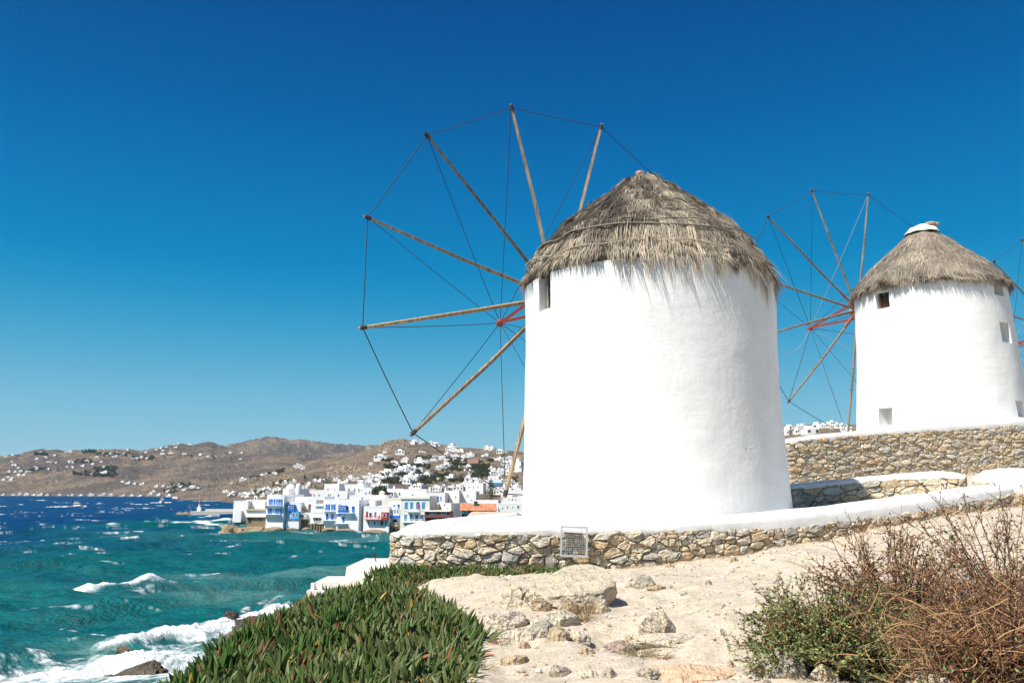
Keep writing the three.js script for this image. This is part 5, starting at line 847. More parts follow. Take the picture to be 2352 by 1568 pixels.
H2('white house with two long blue shuttered balconies, left on the waterfront', [618, 822, 408, 775], 238, { d: 8, yaw: 9, low: 1 }, [...[642, 668, 700, 732, 760, 785].map((x) => ['s', x, 428, x + 19, 500, 'blu']), ['p', 690, 430, 730, 498, 'pbl', 0.03], ['w', 662, 432, 672, 498], ['w', 750, 432, 760, 498], ...[636, 664, 728, 756, 784].map((x) => ['s', x, 538, x + 18, 602, 'blu']), ['p', 684, 540, 724, 600, 'pbl', 0.03], ['w', 656, 540, 664, 600], ['w', 748, 540, 756, 600], ['b', 606, 478, 806, 503, 'pbl'], ['b', 600, 580, 802, 607, 'lbl']]);
H2('white house behind the blue-shuttered one, blank grey side wall', [640, 842, 385, 470], 246, { d: 8, yaw: 42 });
H2('narrow white house with two bright blue wooden bays', [838, 1020, 474, 780], 239, { d: 6, yaw: 6 }, [['w', 848, 490, 868, 515], ['y', 882, 496, 956, 570, 'blu', 2], ['w', 846, 588, 860, 604], ['y', 930, 578, 1016, 660, 'lbl', 2], ['p', 878, 582, 928, 660, 'pbl', 0.5], ['w', 896, 588, 924, 628], ['w', 914, 680, 936, 712], ['w', 976, 680, 1000, 712], ['d', 848, 680, 866, 740, 'blu'], ['p', 866, 690, 1018, 778, 'wht', 0.8]]);
H2('white house with brown wooden balcony and two red-brown doors', [958, 1152, 412, 690], 241, { d: 8, yaw: 8 }, [['d', 1012, 474, 1032, 545, 'brn'], ['d', 1118, 488, 1144, 546, 'brn'], ['w', 992, 476, 1004, 514], ['w', 962, 478, 984, 520], ['b', 956, 522, 1150, 550, 'brn', 1.3], ['w', 1126, 436, 1138, 452]]);
H2('low house on a tan stone footing with a small brown bay', [1016, 1152, 600, 775], 239.5, { d: 5, yaw: 6, c: 'stn', rc: 'wht' }, [['p', 1016, 600, 1150, 672, 'wht', 0.1], ['y', 1018, 600, 1108, 668, 'crm', 1], ['d', 1062, 600, 1102, 662, 'brn'], ['b', 1058, 640, 1112, 668, 'brn', 1.3]]);
H2('tall white house with two dark window bands over stained piers', [1146, 1302, 408, 722], 238, { d: 8, yaw: 8 }, [['w', 1208, 440, 1242, 482, 'tan', 'brn'], ['w', 1252, 440, 1288, 478, 'tan', 'brn'], ['p', 1176, 548, 1284, 588, 'wht', 0.1], ...[1180, 1208, 1246].map((x, i) => ['w', x, 550, x + [24, 34, 34][i], 586]), ...[1178, 1206, 1244].map((x, i) => ['w', x, 650, x + [24, 34, 32][i], 684]), ['b', 1146, 690, 1296, 716, 'wht', 1], ['b', 1170, 618, 1262, 640, 'wht', 0.7], ['p', 1196, 488, 1296, 512, 'wht', 0.4]]);
{ const p = []; for (let i = 0; i < 5; i++) { const q = at(...z2(1166 + i * 32, 790), 237.5); p.push(box(0.45, 3, 1.6, q.x, 1.2, q.z)); } const m = mesh('pier', boxUV(merge(p)), CM.stn); tag(m, 'stained stone piers in the water under the house with dark window bands', 'piers'); }
H2('white house with paired blue shutters and two blue balconies', [1295, 1462, 438, 785], 237, { d: 8, yaw: 8, low: 1 }, [...[1316, 1350, 1382, 1414].map((x) => ['s', x, 488, x + 17, 560, 'blu']), ['w', 1334, 490, 1349, 560], ['w', 1400, 490, 1413, 560], ['b', 1298, 540, 1432, 570, 'blu'], ['d', 1325, 600, 1350, 672, 'blu'], ['d', 1388, 600, 1412, 672, 'blu'], ['b', 1286, 648, 1430, 678, 'blu', 1.2]]);
H2('big white house with a square blue bay and three blue doors', [1455, 1712, 445, 792], 236, { d: 9, yaw: 12, low: 1 }, [['y', 1482, 506, 1572, 590, 'blu', 2], ['d', 1628, 515, 1660, 588, 'blu'], ['d', 1566, 515, 1588, 588, 'blu'], ['b', 1476, 562, 1662, 590, 'lbl'], ['w', 1456, 600, 1490, 630, 'blu', 'blu'], ['d', 1522, 640, 1546, 706, 'blu'], ['b', 1448, 686, 1586, 714, 'blu', 1.3], ['p', 1478, 488, 1492, 560, 'blu', 0.08]]);
H2('plain white house front with two small windows right of the square blue bay', [1700, 1892, 455, 795], 241, { d: 8, yaw: 6 }, [['w', 1722, 512, 1738, 553], ['w', 1722, 645, 1740, 672], ['w', 1756, 690, 1768, 740], ['k', 1742, 405, 1772, 452]]);
H2('white house with red balcony and red wooden bay over the water', [1768, 2062, 522, 806], 235, { d: 7, yaw: 7, low: 1 }, [['s', 1796, 575, 1818, 640, 'red'], ['w', 1832, 585, 1864, 640], ['w', 1892, 575, 1914, 640], ['p', 1926, 610, 1950, 640, 'wht', 0.2], ['b', 1794, 634, 1984, 668, 'red', 1.1], ['y', 1984, 586, 2056, 668, 'red', 1], ['w', 1820, 700, 1836, 726], ['w', 1888, 685, 1910, 732], ['w', 1964, 680, 2002, 740], ['w', 2018, 680, 2038, 740]]);
H2('narrow white house with blue doors above a white and blue glazed bay', [2062, 2206, 468, 745], 236, { d: 7, yaw: 7 }, [['w', 2116, 490, 2142, 526, 'blu'], ['d', 2164, 490, 2192, 552, 'blu'], ['b', 2064, 522, 2200, 552, 'pbl'], ['y', 2068, 556, 2196, 620, 'wht', 4], ['p', 2066, 620, 2198, 652, 'blu', 1], ['b', 2110, 714, 2178, 738, 'wht', 1.2], ['w', 2112, 666, 2172, 712], ['w', 2080, 676, 2094, 702]]);
{ const p = []; for (let i = 0; i < 4; i++) { const q = at(...z2(2078 + i * 36, 800), 235.4); p.push(box(0.3, 3.4, 0.5, q.x, 1.4, q.z)); } tag(mesh('pier', boxUV(merge(p)), CM.stn), 'dark piers in the water under the narrow house with the glazed bay', 'piers'); }
H3('cream two-storey mansion with four tall blue shuttered windows and cornice', [347, 742, 1000, 1440], 233, { d: 10, yaw: 7, c: 'crm', low: 3 }, [['p', 345, 1002, 744, 1030, 'crm', 0.25], ['p', 400, 1190, 690, 1196, 'crm', 0.05], ...[403, 475, 557, 636].flatMap((x, i) => [['p', x - 4, 1064, x + 46, 1166, 'wht', 0.05], ['s', x, 1070, x + 21, 1163, 'tel'], ['s', x + 22, 1070, x + 42, 1163, i === 2 ? 'drk' : 'tel']]), ['p', 566, 1095, 602, 1160, 'vio', 0.3], ['b', 443, 1168, 608, 1206, 'lbl', 1.1], ...[398, 474, 550, 630].flatMap((x, i) => [['p', x - 3, 1240, x + 42, 1330, 'wht', 0.05], ['s', x, 1244, x + 18, 1330, 'tel'], ['s', x + 19, 1244, x + 38, 1330, i === 2 ? 'drk' : 'tel']]), ['b', 383, 1312, 518, 1352, 'wht', 1.1], ['b', 538, 1312, 668, 1352, 'wht', 1.1]]);
H3('weathered red wooden house front, left half of the pair, flat cream roof', [690, 856, 1200, 1440], 232, { d: 6, yaw: 5, c: 'mar', rc: 'crm' }, [['p', 690, 1205, 856, 1290, 'mar', 0.5], ['p', 690, 1196, 860, 1204, 'crm', 0.9], ['p', 752, 1206, 845, 1246, 'wht', 0.53], ...[756, 780, 804, 826].map((x) => ['p', x, 1210, x + 16, 1242, 'drk', 0.56]), ['d', 770, 1318, 806, 1360, 'drk'], ['p', 695, 1300, 760, 1360, 'red', 0.1]]);
H3('weathered red wooden house front, right half of the pair, with a wide window band', [857, 1034, 1200, 1440], 231.5, { d: 6, yaw: 5, c: 'mar', rc: 'crm' }, [['p', 857, 1205, 1034, 1290, 'mar', 0.55], ['p', 855, 1196, 1040, 1204, 'crm', 0.95], ['p', 902, 1206, 995, 1248, 'wht', 0.58], ...[906, 930, 952, 974].map((x) => ['p', x, 1210, x + 16, 1244, 'drk', 0.61]), ['p', 900, 1310, 930, 1350, 'red', 0.1], ['p', 950, 1305, 1000, 1345, 'drk', 0.08]]);
H3('large blank cream wall with a small slit window behind the tavern', [882, 1060, 1100, 1320], 240, { d: 14, yaw: 38, c: 'crm' }, [['w', 1002, 1140, 1026, 1162], ['p', 955, 1090, 975, 1102, 'wht', 0.3]]);
{ const g = H3('tavern with orange tiled roof, green posts and green chimney box', [1200, 1660, 1190, 1440], 228, { name: 'tavern', cat: 'tavern', d: 8, yaw: -4, roof: 0, c: 'wht' }, [['p', 1205, 1200, 1290, 1240, 'wht', 0.4], ['p', 1210, 1242, 1290, 1290, 'drk', 0.1], ...[1310, 1350, 1390, 1452, 1530, 1600].map((x, i) => ['p', x, 1218, x + [30, 34, 26, 40, 60, 50][i], 1300, 'drk', 0.1]), ...[1200, 1244, 1296, 1342, 1382, 1430, 1500, 1590].map((x) => ['p', x, 1200, x + 8, 1310, 'grn', 0.5]), ['p', 1300, 1206, 1500, 1214, 'grn', 0.5]]);
  const W = g.W, rf = mesh('tile_roof', box(W + 0.8, 0.1, 0.1, W / 2, g.H - 0.05, 0.6), CM.til, g), tl = new THREE.CylinderGeometry(0.16, 0.17, 1, 7, 1, true, 0, Math.PI); const r = rng(5);
  const tm = [0, 1, 2].map((i) => std({ color: rgb(0.46 + 0.08 * i, 0.19 + 0.05 * i, 0.1 + 0.03 * i) })), rows = [[], [], []], ed = new THREE.BoxGeometry(W + 0.7, 0.12, 4.2).rotateX(0.45).translate(W / 2, g.H + 0.85, -1.2); mesh('roof_slab', ed, CM.til, g);
  for (let i = 0; i < W / 0.34 + 1; i++) for (let j = 0; j < 5; j++) rows[Math.floor(r() * 3)].push(new THREE.CylinderGeometry(0.15, 0.17, 0.95, 6, 1).rotateX(Math.PI / 2 + 0.45).translate(-0.2 + i * 0.34, g.H + 0.1 + j * 0.36 + 0.03 * r(), 0.45 - j * 0.74));
  rows.forEach((q, i) => stuff(mesh('tile', merge(q), tm[i], rf)));
  mesh('chimney_box', merge([box(1.0, 1.5, 1.0, g.X(1395), g.H + 1.6, -2), box(1.15, 0.12, 1.15, g.X(1395), g.H + 2.4, -2).rotateZ(0.0)]), CM.grn, g);
}
H3('white house with small windows right of the tavern, partly behind the mill spar', [1715, 2080, 1105, 1440], 232, { d: 10, yaw: 4 }, [['w', 1768, 1138, 1778, 1164], ['w', 1830, 1124, 1842, 1152], ['w', 1968, 1115, 1996, 1155], ['w', 1902, 1130, 1912, 1150]]);
// second row
H2('white church with a round whitewashed dome and a small turret', [822, 905, 318, 400], 252, { name: 'church', cat: 'church', d: 10, yaw: 40 });
{ const g = scene.children[scene.children.length - 1], dome = (x, y, R) => { const q = at(...z2(x, y), 254), m = new THREE.SphereGeometry(R, 28, 14, 0, 6.3, 0, 1.6); g.worldToLocal(q); return m.translate(q.x, q.y, q.z); }; g.updateMatrixWorld(true); mesh('dome', dome(916, 312, 1.55), CM.wht, g); const t = at(...z2(1008, 300), 252); g.worldToLocal(t); mesh('turret', merge([new THREE.CylinderGeometry(0.75, 0.8, 2.6, 16).translate(t.x, t.y - 0.6, t.z), new THREE.SphereGeometry(0.75, 18, 10, 0, 6.3, 0, 1.6).translate(t.x, t.y + 0.7, t.z)]), CM.wht, g); }
const second = [
  ['white flat-roofed house with a red door, behind the brown balcony', [1020, 1420, 332, 420], 256, { yaw: 3 }, [['d', 1142, 366, 1156, 402, 'red'], ['w', 1236, 368, 1250, 398], ['w', 1344, 362, 1356, 400], ['w', 1364, 362, 1378, 400], ['w', 1180, 366, 1190, 400]]],
  ['white house with a long shaded side behind the blue shutters, dark doorways', [1400, 1580, 342, 430], 254, { yaw: 5, c: 'wht' }, [['w', 1466, 366, 1484, 398]]],
  ['large two-storey white mansion with bright left face and shaded right face', [1312, 1512, 262, 345], 275, { yaw: 38, d: 13 }, [['w', 1352, 300, 1376, 332], ['w', 1446, 306, 1466, 332], ['k', 1336, 210, 1352, 262]]],
  ['long white wing right of the mansion with four windows', [1515, 1770, 262, 380], 272, { yaw: 4, c: 'wht' }, [['w', 1588, 302, 1606, 342], ['w', 1652, 304, 1670, 342], ['w', 1706, 304, 1720, 342], ['w', 1734, 310, 1746, 332], ['k', 1682, 215, 1740, 262, 'wht', 0.3]]],
  ['lower white annex at the right of the mansion wing', [1760, 1866, 298, 385], 270, { yaw: 4, c: 'wht' }, [['w', 1790, 345, 1806, 368], ['w', 1834, 332, 1846, 368]]],
  ['long white terrace roof below the mansion wing', [1560, 2025, 392, 460], 254, { yaw: 4 }, [['w', 1745, 408, 1760, 446, 'blu', 'lbl'], ['k', 1938, 345, 1990, 392, 'wht', 0.2]]],
  ['white house with grey gable wall below the dark round tree', [1870, 2210, 425, 540], 250, { yaw: 5, c: 'crm' }, [['w', 1922, 466, 1938, 488]]],
  ['white house with coloured laundry hung in a dark porch', [2030, 2232, 316, 425], 262, { yaw: 8, c: 'wht' }, [['o', 2036, 344, 2152, 414], ['w', 2182, 348, 2204, 386], ['p', 2068, 362, 2080, 408, 'orn', 2.9], ['p', 2084, 365, 2098, 410, 'red', 2.9], ['p', 2102, 362, 2114, 400, 'vio', 2.9], ['p', 2118, 364, 2130, 404, 'pbl', 2.9], ['k', 2104, 282, 2122, 318, 'wht', 0.2]]],
  ['white block with dark columns on the roof, above the round tree', [1975, 2062, 256, 312], 290, { yaw: 4 }, [['w', 1984, 262, 2000, 306], ['w', 2010, 262, 2026, 306], ['w', 2036, 262, 2050, 306]]],
];
for (const [l, rc, D, o, f] of second) H2(l, rc, D, { name: 'town_house', ...o }, f);
const third = [
  ['white house with two chimneys behind the cream mansion', [385, 700, 905, 1010], 252, { yaw: 4 }, [['k', 450, 880, 476, 930, 'wht', 0.2], ['k', 738, 880, 756, 930, 'wht', 0.1], ['w', 508, 960, 524, 992]]],
  ['long white house with shaded front and blue doors right of the cream mansion', [698, 965, 950, 1080], 250, { yaw: 4, c: 'wht' }, [['d', 858, 992, 880, 1068, 'blu'], ['w', 896, 990, 920, 1046, 'tel'], ['w', 790, 1045, 802, 1066]]],
  ['white cube house with two small windows, centre of the town', [965, 1165, 925, 1068], 256, { yaw: 8 }, [['w', 1108, 988, 1124, 1014], ['w', 1008, 988, 1024, 1016], ['k', 955, 880, 972, 930, 'wht', 0.2], ['w', 1012, 1030, 1030, 1066]]],
  ['white house with a red picture on its wall', [1165, 1400, 935, 1065], 258, { yaw: 5 }, [['w', 1172, 966, 1204, 994, 'red'], ['w', 1274, 966, 1292, 996, 'tel']]],
  ['white house with long flat roof behind the tavern', [1290, 1700, 1062, 1180], 244, { yaw: 4 }, [['w', 1320, 1036, 1350, 1050]]],
  ['white hotel-like block with a curved grey terrace, right of the conifer', [1520, 1760, 770, 840], 330, { yaw: 3 }, [['p', 1580, 800, 1760, 830, 'tel', 0.4], ['w', 1600, 752, 1616, 764]]],
  ['stepped white block above the conifer', [1575, 1720, 715, 775], 350, { yaw: 3 }, [['w', 1610, 735, 1622, 748], ['w', 1660, 735, 1672, 748]]],
  ['white house stack left of the conifer', [1260, 1500, 815, 935], 300, { yaw: 6 }, [['w', 1300, 850, 1312, 872], ['w', 1360, 850, 1372, 872], ['w', 1420, 850, 1432, 872]]],
  ['white house low at the right behind the mill spar foot', [1755, 2080, 915, 1110], 262, { yaw: 5 }, [['w', 1858, 1015, 1868, 1042], ['w', 1900, 1016, 1912, 1044], ['w', 1946, 1020, 1956, 1046], ['w', 1904, 974, 1980, 990]]],
  ['pink-walled villa with dark porch on the hillside', [1286, 1362, 480, 522], 620, { yaw: 4, c: 'pnk' }, [['w', 1300, 494, 1312, 514], ['w', 1330, 494, 1342, 514]]],
  ['pink-red upper block of the villa on the hillside', [1364, 1440, 462, 520], 615, { yaw: 4, c: 'pnk' }, [['w', 1376, 470, 1386, 484], ['w', 1402, 470, 1412, 484], ['p', 1440, 492, 1500, 518, 'drk', 0.3]]],
];
for (const [l, rc, D, o, f] of third) H3(l, rc, D, { name: 'town_house', ...o }, f);
// ---------------------------------------------------------------- houses scattered over the hills: a few kinds, copied
const wallM = std({ color: rgb(0.83, 0.82, 0.8) }), paneM = std({ color: rgb(0.09, 0.09, 0.09), roughness: 0.5 });
function hillHouse(k) {
  const r = rng(700 + k), g = new THREE.Group(), bl = [], wn = []; const n = 1 + (k % 3);
  let x = 0; for (let i = 0; i < n; i++) { const w = rr(r, 5.5, 10), h = (i === k % 2 && k % 3 ? 5.2 : 3) * rr(r, 0.9, 1.1), d = rr(r, 6, 9), z = rr(r, -1.5, 1.5); bl.push(box(w, h + 3, d, x + w / 2, h / 2 - 1.5, z)); if (r() < 0.5) bl.push(box(w * 0.4, 1.9, d * 0.4, x + w * 0.4, h + 0.9, z - 1)); for (let fl = 0; fl < (h > 5 ? 2 : 1); fl++) for (let q = 0; q < 3; q++) if (r() < 0.85) wn.push(box(rr(r, 0.8, 1.5), rr(r, 1.1, 1.9), 0.12, x + w * (q + 0.5) / 3, 1.4 + fl * 2.8, z + d / 2)); if (r() < 0.5) wn.push(box(w * 0.5, 0.5, 0.14, x + w * 0.4, h - 0.75, z + d / 2)); x += w - 0.4; }
  if (k % 4 === 1) bl.push(new THREE.CylinderGeometry(0.01, 0.01, 0.01, 3)); if (k === 5) bl.push(new THREE.SphereGeometry(1.8, 14, 8, 0, 6.3, 0, 1.6).translate(3, bl[0].parameters ? 5.9 : 5.9, 0));
  const c = (q) => merge(q).translate(-x / 2, 0, 0); const w = new THREE.Mesh(boxUV(c(bl)), wallM), p = new THREE.Mesh(c(wn), paneM); w.name = 'wall'; p.name = 'window'; stuff(p); w.castShadow = w.receiveShadow = p.receiveShadow = true; g.add(w, p); g.userData.w = x; return g;
}
const kinds = [0, 1, 2, 3, 4, 5, 6, 7].map(hillHouse), rh = rng(801);
function putHouse(p, width, label, group, cat = 'house') {
  const c = kinds[Math.floor(rh() * kinds.length)].clone(), s = width / c.userData.w; c.userData = {}; c.name = numbered('hillside_house'); c.position.copy(p); const q = clamp(s, 0.48, 1.4); c.scale.set(clamp(s, 0.3, 2.2), q * 0.85, q); c.rotation.y = rr(rh, -0.55, 0.25); scene.add(c); return tag(c, label, cat, group);
}
function scatter(h, list, label, group, dy = 0) { list.sort((a, b) => a[0] - b[0]).forEach(([x, y, w], i) => { const p = h.find(x, y + dy), n = i + 1, e = n % 100 > 10 && n % 100 < 14 ? 'th' : ['th', 'st', 'nd', 'rd'][n % 10] ?? 'th'; putHouse(p, w * -p.z * 1.0178 / FOCAL, `${label}, ${n}${e} from left`, group); }); }
const Z1 = (l) => l.map(([x, y, w]) => [...z1(x, y), w / 4.096]), Z3 = (l) => l.map(([x, y, w]) => [...z3(x, y), w * 1.1 / 6.07]);
scatter(farHill, Z1([[20, 298, 40], [80, 285, 24], [330, 262, 60], [390, 308, 50], [475, 292, 70], [310, 322, 60], [75, 348, 40], [105, 378, 60], [600, 255, 60], [620, 242, 40], [750, 255, 50], [880, 305, 34]]), 'small white house on the upper left part of the far hills', 'houses on the upper left of the far hills');
scatter(farHill, Z1([[940, 272, 50], [1000, 278, 40], [1060, 270, 60], [1050, 298, 50], [1130, 275, 40], [1165, 236, 30], [1130, 222, 36], [1075, 220, 26], [935, 220, 30], [1240, 322, 70], [1300, 305, 60], [1340, 258, 50], [1360, 316, 50]]), 'small white house along the middle ridge of the far hills', 'houses along the middle ridge of the far hills');
scatter(farHill, Z1([[1640, 180, 60], [1600, 188, 40], [1530, 208, 50], [1480, 220, 50], [1440, 232, 40], [1620, 212, 40], [1750, 190, 70], [1500, 242, 50], [1500, 275, 60], [1580, 270, 50], [1710, 280, 50], [1860, 288, 60], [1940, 300, 50], [2000, 300, 50], [2140, 262, 60], [2240, 322, 40], [2250, 268, 50]]), 'white house in the hilltop village on the far hills', 'houses of the hilltop village on the far hills');
scatter(farHill, Z1([[430, 350, 50], [500, 355, 60], [620, 348, 40], [650, 355, 30], [790, 340, 50], [850, 366, 60], [925, 348, 30], [600, 400, 50], [655, 406, 36], [755, 386, 50], [870, 395, 60], [945, 398, 40], [1000, 398, 40], [960, 450, 80], [840, 470, 70], [1045, 412, 40]]), 'white house among dark trees half-way up the far hills', 'houses half-way up the far hills');
scatter(farHill, Z1([[65, 440, 70], [120, 445, 40], [180, 440, 60], [240, 444, 60], [310, 400, 50], [320, 420, 50], [430, 414, 50], [20, 515, 50], [60, 490, 40], [100, 505, 60], [90, 520, 40], [160, 470, 40], [145, 405, 30], [210, 470, 40]]), 'white house in the cluster at the left edge of the far hills', 'houses at the left edge of the far hills');
scatter(farHill, Z1([[1140, 540, 100], [1200, 552, 60], [1260, 556, 70], [1330, 560, 50], [1470, 578, 70], [1530, 586, 60], [1590, 588, 50], [1660, 575, 60], [1700, 585, 50], [1740, 612, 60], [1810, 590, 90], [1860, 606, 40], [1580, 632, 40], [1700, 645, 60], [1445, 632, 80], [1420, 655, 80], [1500, 660, 50], [1240, 668, 70], [1050, 664, 90], [960, 662, 60]]), 'white house low on the slope above the far shore', 'houses low on the slope of the far shore');
scatter(farHill, Z1([[190, 655, 40], [130, 660, 50], [380, 664, 60], [250, 666, 50], [450, 668, 40], [560, 672, 50], [680, 672, 40], [760, 674, 50], [860, 672, 60], [1150, 672, 50], [1330, 676, 60], [1600, 672, 60], [1780, 676, 50], [30, 664, 40], [320, 668, 40], [640, 670, 30], [1900, 655, 50], [1970, 642, 70]]), 'tiny white house in the row along the far shoreline', 'houses along the far shoreline');
scatter(townHill, Z1([[2130, 628, 70], [2190, 660, 60], [2280, 655, 60], [2320, 668, 50], [2170, 385, 40], [2300, 430, 80], [2290, 300, 60]]), 'white house on the slope behind the harbour', 'houses behind the harbour');
const zz = (l) => l.map(([x, y, w]) => [...z2(x, y), w * 1.1 / 5.12]);
scatter(townHill, zz([[355, 95, 80], [400, 102, 50], [490, 115, 60], [580, 118, 60], [620, 55, 40], [720, 30, 60], [960, 40, 50], [1000, 62, 70], [1050, 70, 50], [740, 132, 40], [215, 42, 50]]), 'white house on the rocky slope left of the town', 'houses on the rocky slope');
scatter(townHill, zz([[160, 345, 70], [240, 390, 50], [320, 390, 40], [380, 392, 60], [470, 348, 50], [560, 330, 60], [600, 320, 60], [650, 330, 60], [690, 345, 60], [740, 335, 50], [480, 385, 50], [540, 360, 50], [430, 400, 60], [620, 368, 60], [700, 372, 50], [790, 345, 50], [770, 312, 40], [600, 395, 50], [760, 250, 50], [850, 250, 60], [920, 255, 60], [950, 238, 50], [1130, 262, 50], [1200, 240, 60], [1260, 225, 50], [1300, 215, 50], [1090, 300, 60]]), 'white house among shrubs between the harbour and the church dome', 'houses between the harbour and the dome');
scatter(townHill, zz([[1460, 215, 90], [1560, 235, 100], [1620, 215, 90], [1680, 210, 80], [1760, 195, 90], [1800, 180, 70], [1860, 190, 100], [1930, 190, 90], [1980, 200, 80], [1760, 240, 80], [1840, 235, 90], [1910, 230, 90], [1860, 270, 90], [1940, 275, 100], [2040, 210, 70], [2040, 150, 60], [2090, 140, 70], [2150, 125, 70], [2200, 110, 80], [2260, 105, 90], [2320, 150, 90], [2300, 200, 80], [2290, 250, 110], [2330, 80, 80], [2290, 60, 60], [2150, 30, 70], [1860, 20, 60], [2250, 0, 80]]), 'white house in the dense part of the town above the mansion', 'houses above the mansion');
scatter(townHill, Z3([[75, 470, 160], [120, 470, 100], [130, 390, 60], [340, 405, 110], [265, 520, 90], [290, 575, 80], [410, 535, 80], [430, 480, 70], [645, 380, 90], [515, 268, 70], [545, 240, 80], [630, 260, 80], [790, 282, 90], [850, 285, 70], [1020, 292, 50], [1070, 300, 60], [1110, 300, 60], [1040, 355, 90], [1100, 362, 70], [1150, 375, 70], [1200, 385, 60], [1310, 408, 80], [1240, 445, 90], [1340, 440, 90], [1530, 438, 90], [840, 445, 100], [930, 470, 90], [1000, 430, 70], [1130, 440, 70], [1060, 440, 60], [810, 510, 100], [610, 520, 100], [700, 530, 90], [1000, 515, 90], [1120, 500, 100], [1210, 500, 100]]), 'white house on the open hillside above the town', 'houses on the open hillside');
scatter(townHill, Z3([[1560, 335, 70], [1630, 345, 70], [1750, 360, 60], [1740, 395, 90], [1800, 385, 70], [1650, 480, 90], [1720, 480, 90], [1780, 490, 80], [1850, 470, 90], [1870, 520, 90], [1820, 560, 100], [1930, 500, 90], [1980, 470, 90], [1990, 560, 110], [1640, 650, 100], [1700, 665, 110], [1770, 640, 100], [1740, 710, 100], [1650, 690, 90], [1860, 620, 100], [1930, 610, 110], [1990, 650, 110], [1960, 560, 90], [1860, 690, 100], [1800, 800, 100], [1900, 870, 110], [1980, 880, 100], [1920, 830, 60], [1840, 860, 90], [1960, 930, 120]]), 'white house on the steep right side of the town', 'houses on the right side of the town');
scatter(townHill, Z3([[310, 685, 110], [380, 680, 100], [440, 665, 90], [520, 690, 100], [545, 650, 90], [620, 640, 100], [690, 650, 110], [740, 730, 120], [690, 710, 100], [150, 710, 110], [200, 690, 100], [40, 760, 120], [100, 780, 100], [230, 745, 90], [430, 790, 110], [480, 800, 100], [530, 775, 110], [580, 760, 90], [490, 745, 90], [330, 740, 80], [900, 620, 120], [950, 570, 100], [1010, 590, 80], [1230, 620, 140], [1310, 605, 90], [910, 775, 80], [1060, 765, 110], [1280, 745, 100], [1310, 785, 100], [1350, 690, 100], [1400, 800, 110], [1460, 780, 100], [1220, 850, 90], [1140, 870, 80], [1330, 850, 120], [1420, 860, 120], [470, 600, 90]]), 'white house among gardens in the middle of the town slope', 'houses among gardens');
scatter(townHill, Z3([[560, 890, 110], [640, 882, 120], [820, 905, 110], [900, 918, 120], [1000, 905, 120], [1080, 898, 110], [1180, 905, 120], [1250, 890, 110], [1450, 905, 130], [1540, 890, 120], [1640, 920, 120], [1720, 890, 120], [1760, 962, 120], [1800, 920, 130], [1850, 985, 130], [1880, 935, 120], [1980, 990, 130]]), 'white house directly behind the waterfront rows', 'houses behind the waterfront rows');
scatter(townHill, [[1826, 986, 17], [1815, 998, 15], [1850, 984, 16], [1870, 997, 26], [1888, 984, 20], [1910, 982, 22], [1930, 983, 18], [1955, 990, 18], [1840, 997, 14]], 'white house on the skyline between the two mills', 'houses between the mills');
// ---------------------------------------------------------------- trees and shrubs
const leafM = new THREE.MeshStandardMaterial({ color: 0xffffff, vertexColors: true, roughness: 0.9, side: THREE.DoubleSide });
function crown(r, R, n, size, col, squash = 0.8, lobes = 6) {
  const P = [], C = [], I = [], L = []; for (let i = 0; i < lobes; i++) { const a = r() * 6.28, b = rr(r, -0.5, 0.8); L.push([V(Math.cos(a) * 0.55 * R, b * R * squash * 0.6, Math.sin(a) * 0.55 * R), R * rr(r, 0.4, 0.62)]); }
  for (let i = 0; i < n; i++) { const [c, q] = L[i % lobes], d = V(rr(r, -1, 1), rr(r, -1, 1), rr(r, -1, 1)).normalize().multiplyScalar(q * Math.cbrt(rr(r, 0.3, 1))), p = c.clone().add(d), u = V(rr(r, -1, 1), rr(r, -1, 1), rr(r, -1, 1)).normalize(), v = V(rr(r, -1, 1), rr(r, -1, 1), rr(r, -1, 1)).cross(u).normalize(), s = size * rr(r, 0.6, 1.4), b = P.length / 3, k = rr(r, 0.7, 1.35); P.push(p.x - u.x * s, p.y - u.y * s, p.z - u.z * s, p.x + v.x * s * 0.6, p.y + v.y * s * 0.6, p.z + v.z * s * 0.6, p.x + u.x * s, p.y + u.y * s, p.z + u.z * s, p.x - v.x * s * 0.6, p.y - v.y * s * 0.6, p.z - v.z * s * 0.6); for (let m = 0; m < 4; m++) C.push(col[0] * k, col[1] * k, col[2] * k); I.push(b, b + 1, b + 2, b, b + 2, b + 3); }
  return geoFrom(P, I, C);
}
{ const p = at(...z2(1950, 425), 259), g = thing('round_tree', 'dark green round-crowned tree between the white houses of the waterfront', 'tree', p); mesh('trunk', bar(V(0, -1, 0), V(0.1, 2, 0), 0.25, 0.16, 7), CM.brn, g); mesh('crown', crown(rng(31), 2.5, 1600, 0.24, [0.03, 0.05, 0.018], 0.9, 8).translate(0.1, 2.0, 0), leafM, g); }
